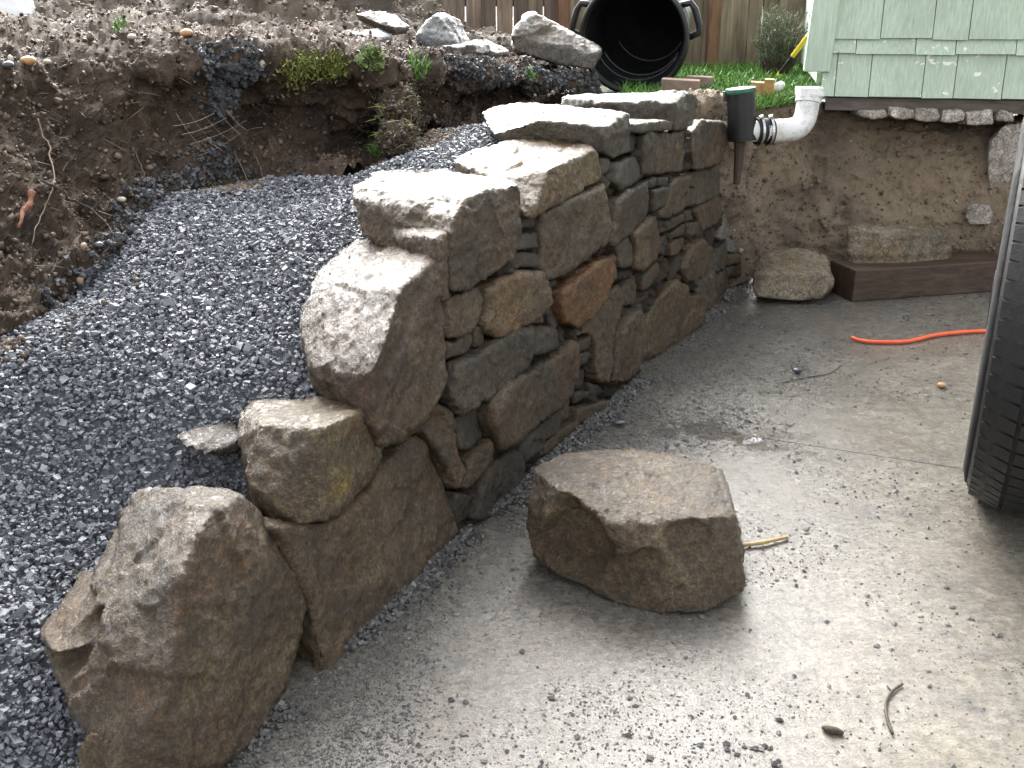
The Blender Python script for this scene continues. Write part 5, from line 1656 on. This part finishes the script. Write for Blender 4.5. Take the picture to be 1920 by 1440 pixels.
tuft('moss_clump', [(570, 120), (590, 130), (560, 135)], 900, .018, .020, 'moss', 'yellow green moss clump at the left of the overhanging turf', 1.2, width=.004, cat='moss')
tuft('moss_clump', [(630, 122)], 800, .018, .015, 'moss', 'yellow green moss clump hanging in the middle of the turf', 1.2, width=.004, cat='moss')
tuft('weed_patch', [(695, 110)], 420, .028, .013, 'herb', 'pale leafy weeds on the bank edge between moss and grass', 1.2, width=.009, cat='weed')
tuft('grass_tuft', [(785, 125), (790, 140), (780, 150)], 110, .055, .010, 'blade', 'bright green grass tuft hanging from the bank edge', .9, droop=1.0)
tuft('grass_tuft', [(1000, 150)], 40, .055, .007, 'blade', 'spidery grass tuft on the dark bank behind the long cap stone', 1.1, droop=1.0)
tuft('grass_tuft', [(712, 285)], 70, .06, .008, 'blade', 'grass tuft drooping from the fallen turf near the gravel', 1.3, droop=1.2)
tuft('grass_tuft', [(222, 49)], 60, .03, .012, 'blade', 'small green sprout far back on the bank at upper left', .9)
tuft('grass_tuft', [(1132, 143)], 120, .05, .014, 'blade', 'green and straw coloured grass tuft under the black bin', .9)


def bank_tube(name, px, rad, mat, label, lift=.012, cat='root', seg=6, parent=None):
    P = []
    for x, y in px:
        p, n = bank_at(x, y)
        P.append(p + n * lift)
    P = np.array(P)
    # smooth the run so that the strand hangs instead of hugging every clod
    P[1:-1] = 0.25 * P[:-2] + 0.5 * P[1:-1] + 0.25 * P[2:]
    Q = catmull(P, len(P) * 7)
    Q = Q + 0.010 * np.stack([fbm(Q, 22, 3, 61 + len(px)), fbm(Q, 22, 3, 62), fbm(Q, 22, 3, 63)], 1)
    wob = fbm(Q, 60, 2, 64)
    rr = [rad * (1 - .6 * i / len(Q)) * (1 + .45 * wob[i]) for i in range(len(Q))]
    return MB().tube([tuple(q) for q in Q], rr, seg).build(name, MAT[mat], parent, smooth=True, label=label, cat=cat)


bank_tube('root', [(65, 225), (82, 260), (95, 300), (95, 340), (88, 380), (76, 420), (66, 470)], .0024, 'root', 'long pale root hanging down the left of the bank', .02)
bank_tube('root', [(78, 348), (110, 362), (145, 378), (180, 410), (210, 435), (225, 470), (238, 520)], .0030, 'twig', 'dark root slanting from the bank to the gravel', .02)
bank_tube('broken_root', [(42, 370), (36, 395), (26, 415), (12, 440)], .0075, 'red_root', 'torn red brown root stub at the left edge', .03)
bank_tube('root', [(435, 290), (455, 320), (465, 350), (478, 370)], .0020, 'root', 'short pale root below the torn netting', .02)
bank_tube('root', [(478, 305), (490, 325), (498, 345)], .0015, 'root', 'thin root right of the short root below the netting', .02)
bank_tube('root', [(250, 278), (260, 305), (268, 335), (275, 352)], .0012, 'root', 'fine root in the tan earth patch left of the netting', .014)
bank_tube('root', [(133, 38), (140, 45), (150, 52)], .002, 'root', 'fine root far back on the bank', .01) if False else None

hair = []
for k in range(420):
    x, y = rng.uniform(20, 800), 0
    y = np.interp(x, [0, 120, 330, 560, 800], [330, 300, 240, 200, 190]) + rng.normal() * 55
    if True:
        i = rng.integers(int(NU * .12), int(NU * .75)); j = rng.integers(int(NV * .08), int(NV * .50))
        p, n = bank[i, j], bank_n[i, j]
    hair.append(p + n * .004)
blades('root_hairs', hair, rng.uniform(.02, .075, len(hair)), rng.uniform(.0008, .0018, len(hair)), MAT['clods_tan'], 1.4, up=np.array([0, -.2, -.9]), droop=.8, tone=rng.uniform(.5, 1, len(hair)), label='fine root hairs hanging from the cut earth bank', cat='roots', kind='stuff')

# torn plastic netting
nw = []
for a0, a1 in [((325, 236), (402, 212)), ((342, 252), (425, 220)), ((358, 270), (462, 225)), ((372, 292), (450, 250)), ((385, 315), (430, 292))]:
    nw.append((a0, a1))
for a0, a1 in [((330, 212), (382, 280)), ((355, 212), (408, 275)), ((380, 212), (430, 262)), ((402, 196), (450, 252)), ((425, 206), (466, 246))]:
    nw.append((a0, a1))
net_o, _nn = bank_at(400, 250)
mbn = MB()
ncen = PN(400, 250, .93)
for a0, a1 in nw:
    P = [PN(a0[0] + (a1[0] - a0[0]) * f, a0[1] + (a1[1] - a0[1]) * f + 5 * math.sin(f * 3.1), .95 + .03 * math.sin(f * 2 + a0[0] * .05)) for f in np.linspace(0, 1, 7)]
    mbn.tube(P, .0007, 5)
mbn.build('torn_netting', MAT['wire'], None, label='torn piece of grid netting sticking out of the dark bank hollow', cat='netting')

# pebbles worth picking out
def pebble(x, y, r, mat, label, sq=(1.0, .8, .62), where=None):
    p, n = (where, np.array([0, 0, 1.0])) if where is not None else bank_at(x, y)
    bm = bmesh.new()
    bmesh.ops.create_icosphere(bm, subdivisions=3, radius=r)
    V = np.array([v.co[:] for v in bm.verts]) * np.array(sq)
    bm.verts.index_update()
    F = [tuple(v.index for v in f.verts) for f in bm.faces]
    bm.free()
    V = V * (1 + .12 * fbm(V, 1.2 / r, 2, int(x))[:, None]) + p + n * r * .35
    mesh_obj('pebble', V, F, MAT[mat], None, smooth=True, label=label, cat='pebble', group='pebbles in the bank')


pebble(58, 112, .0175, 'pebble', 'smooth orange pebble at the upper left of the bank')
pebble(22, 104, .009, 'pebble_pale', 'small tan pebble left of the smooth orange pebble', (.6, .7, 1.0))
pebble(8, 116, .014, 'pebble_dark', 'dark round pebble at the left picture edge')
pebble(95, 113, .010, 'pebble_pale', 'pale pebble right of the smooth orange pebble')
pebble(178, 455, .013, 'pebble_dark', 'dark shiny pebble at the foot of the bank by the gravel')
pebble(497, 118, .011, 'pebble_pale', 'pale pebble beside the gravel lump under the bank lip', (.8, .8, 1.0))
pebble(352, 65, .016, 'pebble', 'orange crumbly pebble on the bank top')
pebble(255, 76, .012, 'pebble_pale', 'pale pebble on the bank top left of the orange crumbly one')
pebble(235, 375, .011, 'pebble_pale', 'dull pebble in the tan earth above the gravel')
pebble(0, 0, .013, 'pebble', 'small brown pebble on the concrete below the orange cord', where=PZ(1765, 725, .004))
pebble(0, 0, .016, 'pebble_dark', 'small flat dark stone chip near the wall foot', (1.2, .6, .35), where=PZ(1160, 796, .004))
pebble(0, 0, .014, 'pebble_dark', 'dark crumb of earth on the concrete below the rounded rock', (1.2, .8, .5), where=PZ(1495, 697, .004))

# dark gravel spilt over the bank
def spill(px, count, spread, rmin, rmax, label):
    c = [bank_at(x, y) for x, y in px]
    i = rng.integers(len(c), size=count)
    P = np.array([c[k][0] for k in i]) + rng.normal(size=(count, 3)) * spread
    # settle each stone on the nearest bank surface point
    Q = bank.reshape(-1, 3)
    sel = np.where(np.linalg.norm(Q - np.mean([a[0] for a in c], 0), axis=1) < .5)[0]
    sel = sel[::3]
    Qs, Ns = Q[sel], bank_n.reshape(-1, 3)[sel]
    out = []
    for p in P:
        j = np.argmin(((Qs - p) ** 2).sum(1))
        out.append(Qs[j] + Ns[j] * .006 + rng.normal(size=3) * .003)
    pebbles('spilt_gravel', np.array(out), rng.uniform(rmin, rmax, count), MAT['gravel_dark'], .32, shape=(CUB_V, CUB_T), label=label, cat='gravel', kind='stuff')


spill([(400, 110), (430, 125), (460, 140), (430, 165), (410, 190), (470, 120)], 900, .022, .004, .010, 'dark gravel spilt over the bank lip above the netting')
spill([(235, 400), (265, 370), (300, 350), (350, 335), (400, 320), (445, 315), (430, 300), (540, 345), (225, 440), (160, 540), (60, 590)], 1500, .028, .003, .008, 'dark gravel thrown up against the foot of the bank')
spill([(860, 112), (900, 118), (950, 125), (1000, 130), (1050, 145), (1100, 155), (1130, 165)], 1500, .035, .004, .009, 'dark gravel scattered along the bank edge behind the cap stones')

# ------------------------------------------------------------------ white sheet at the upper left
wb = PZ(10, 58, .905)
bm = bmesh.new()
bmesh.ops.create_icosphere(bm, subdivisions=4, radius=1)
V = np.array([v.co[:] for v in bm.verts]); bm.verts.index_update()
F = [tuple(v.index for v in f.verts) for f in bm.faces]; bm.free()
V = V * np.array([.13, .11, .16])
V = V * (1 + .28 * fbm(V, 9, 3, 8, ridged=True)[:, None])
V[:, 2] = np.maximum(V[:, 2], -.05)
mesh_obj('plastic_bag', V + wb + np.array([-.03, .03, .04]), F, MAT['white_bag'], None, smooth=True, label='crumpled white plastic bag at the top left corner', cat='bag')
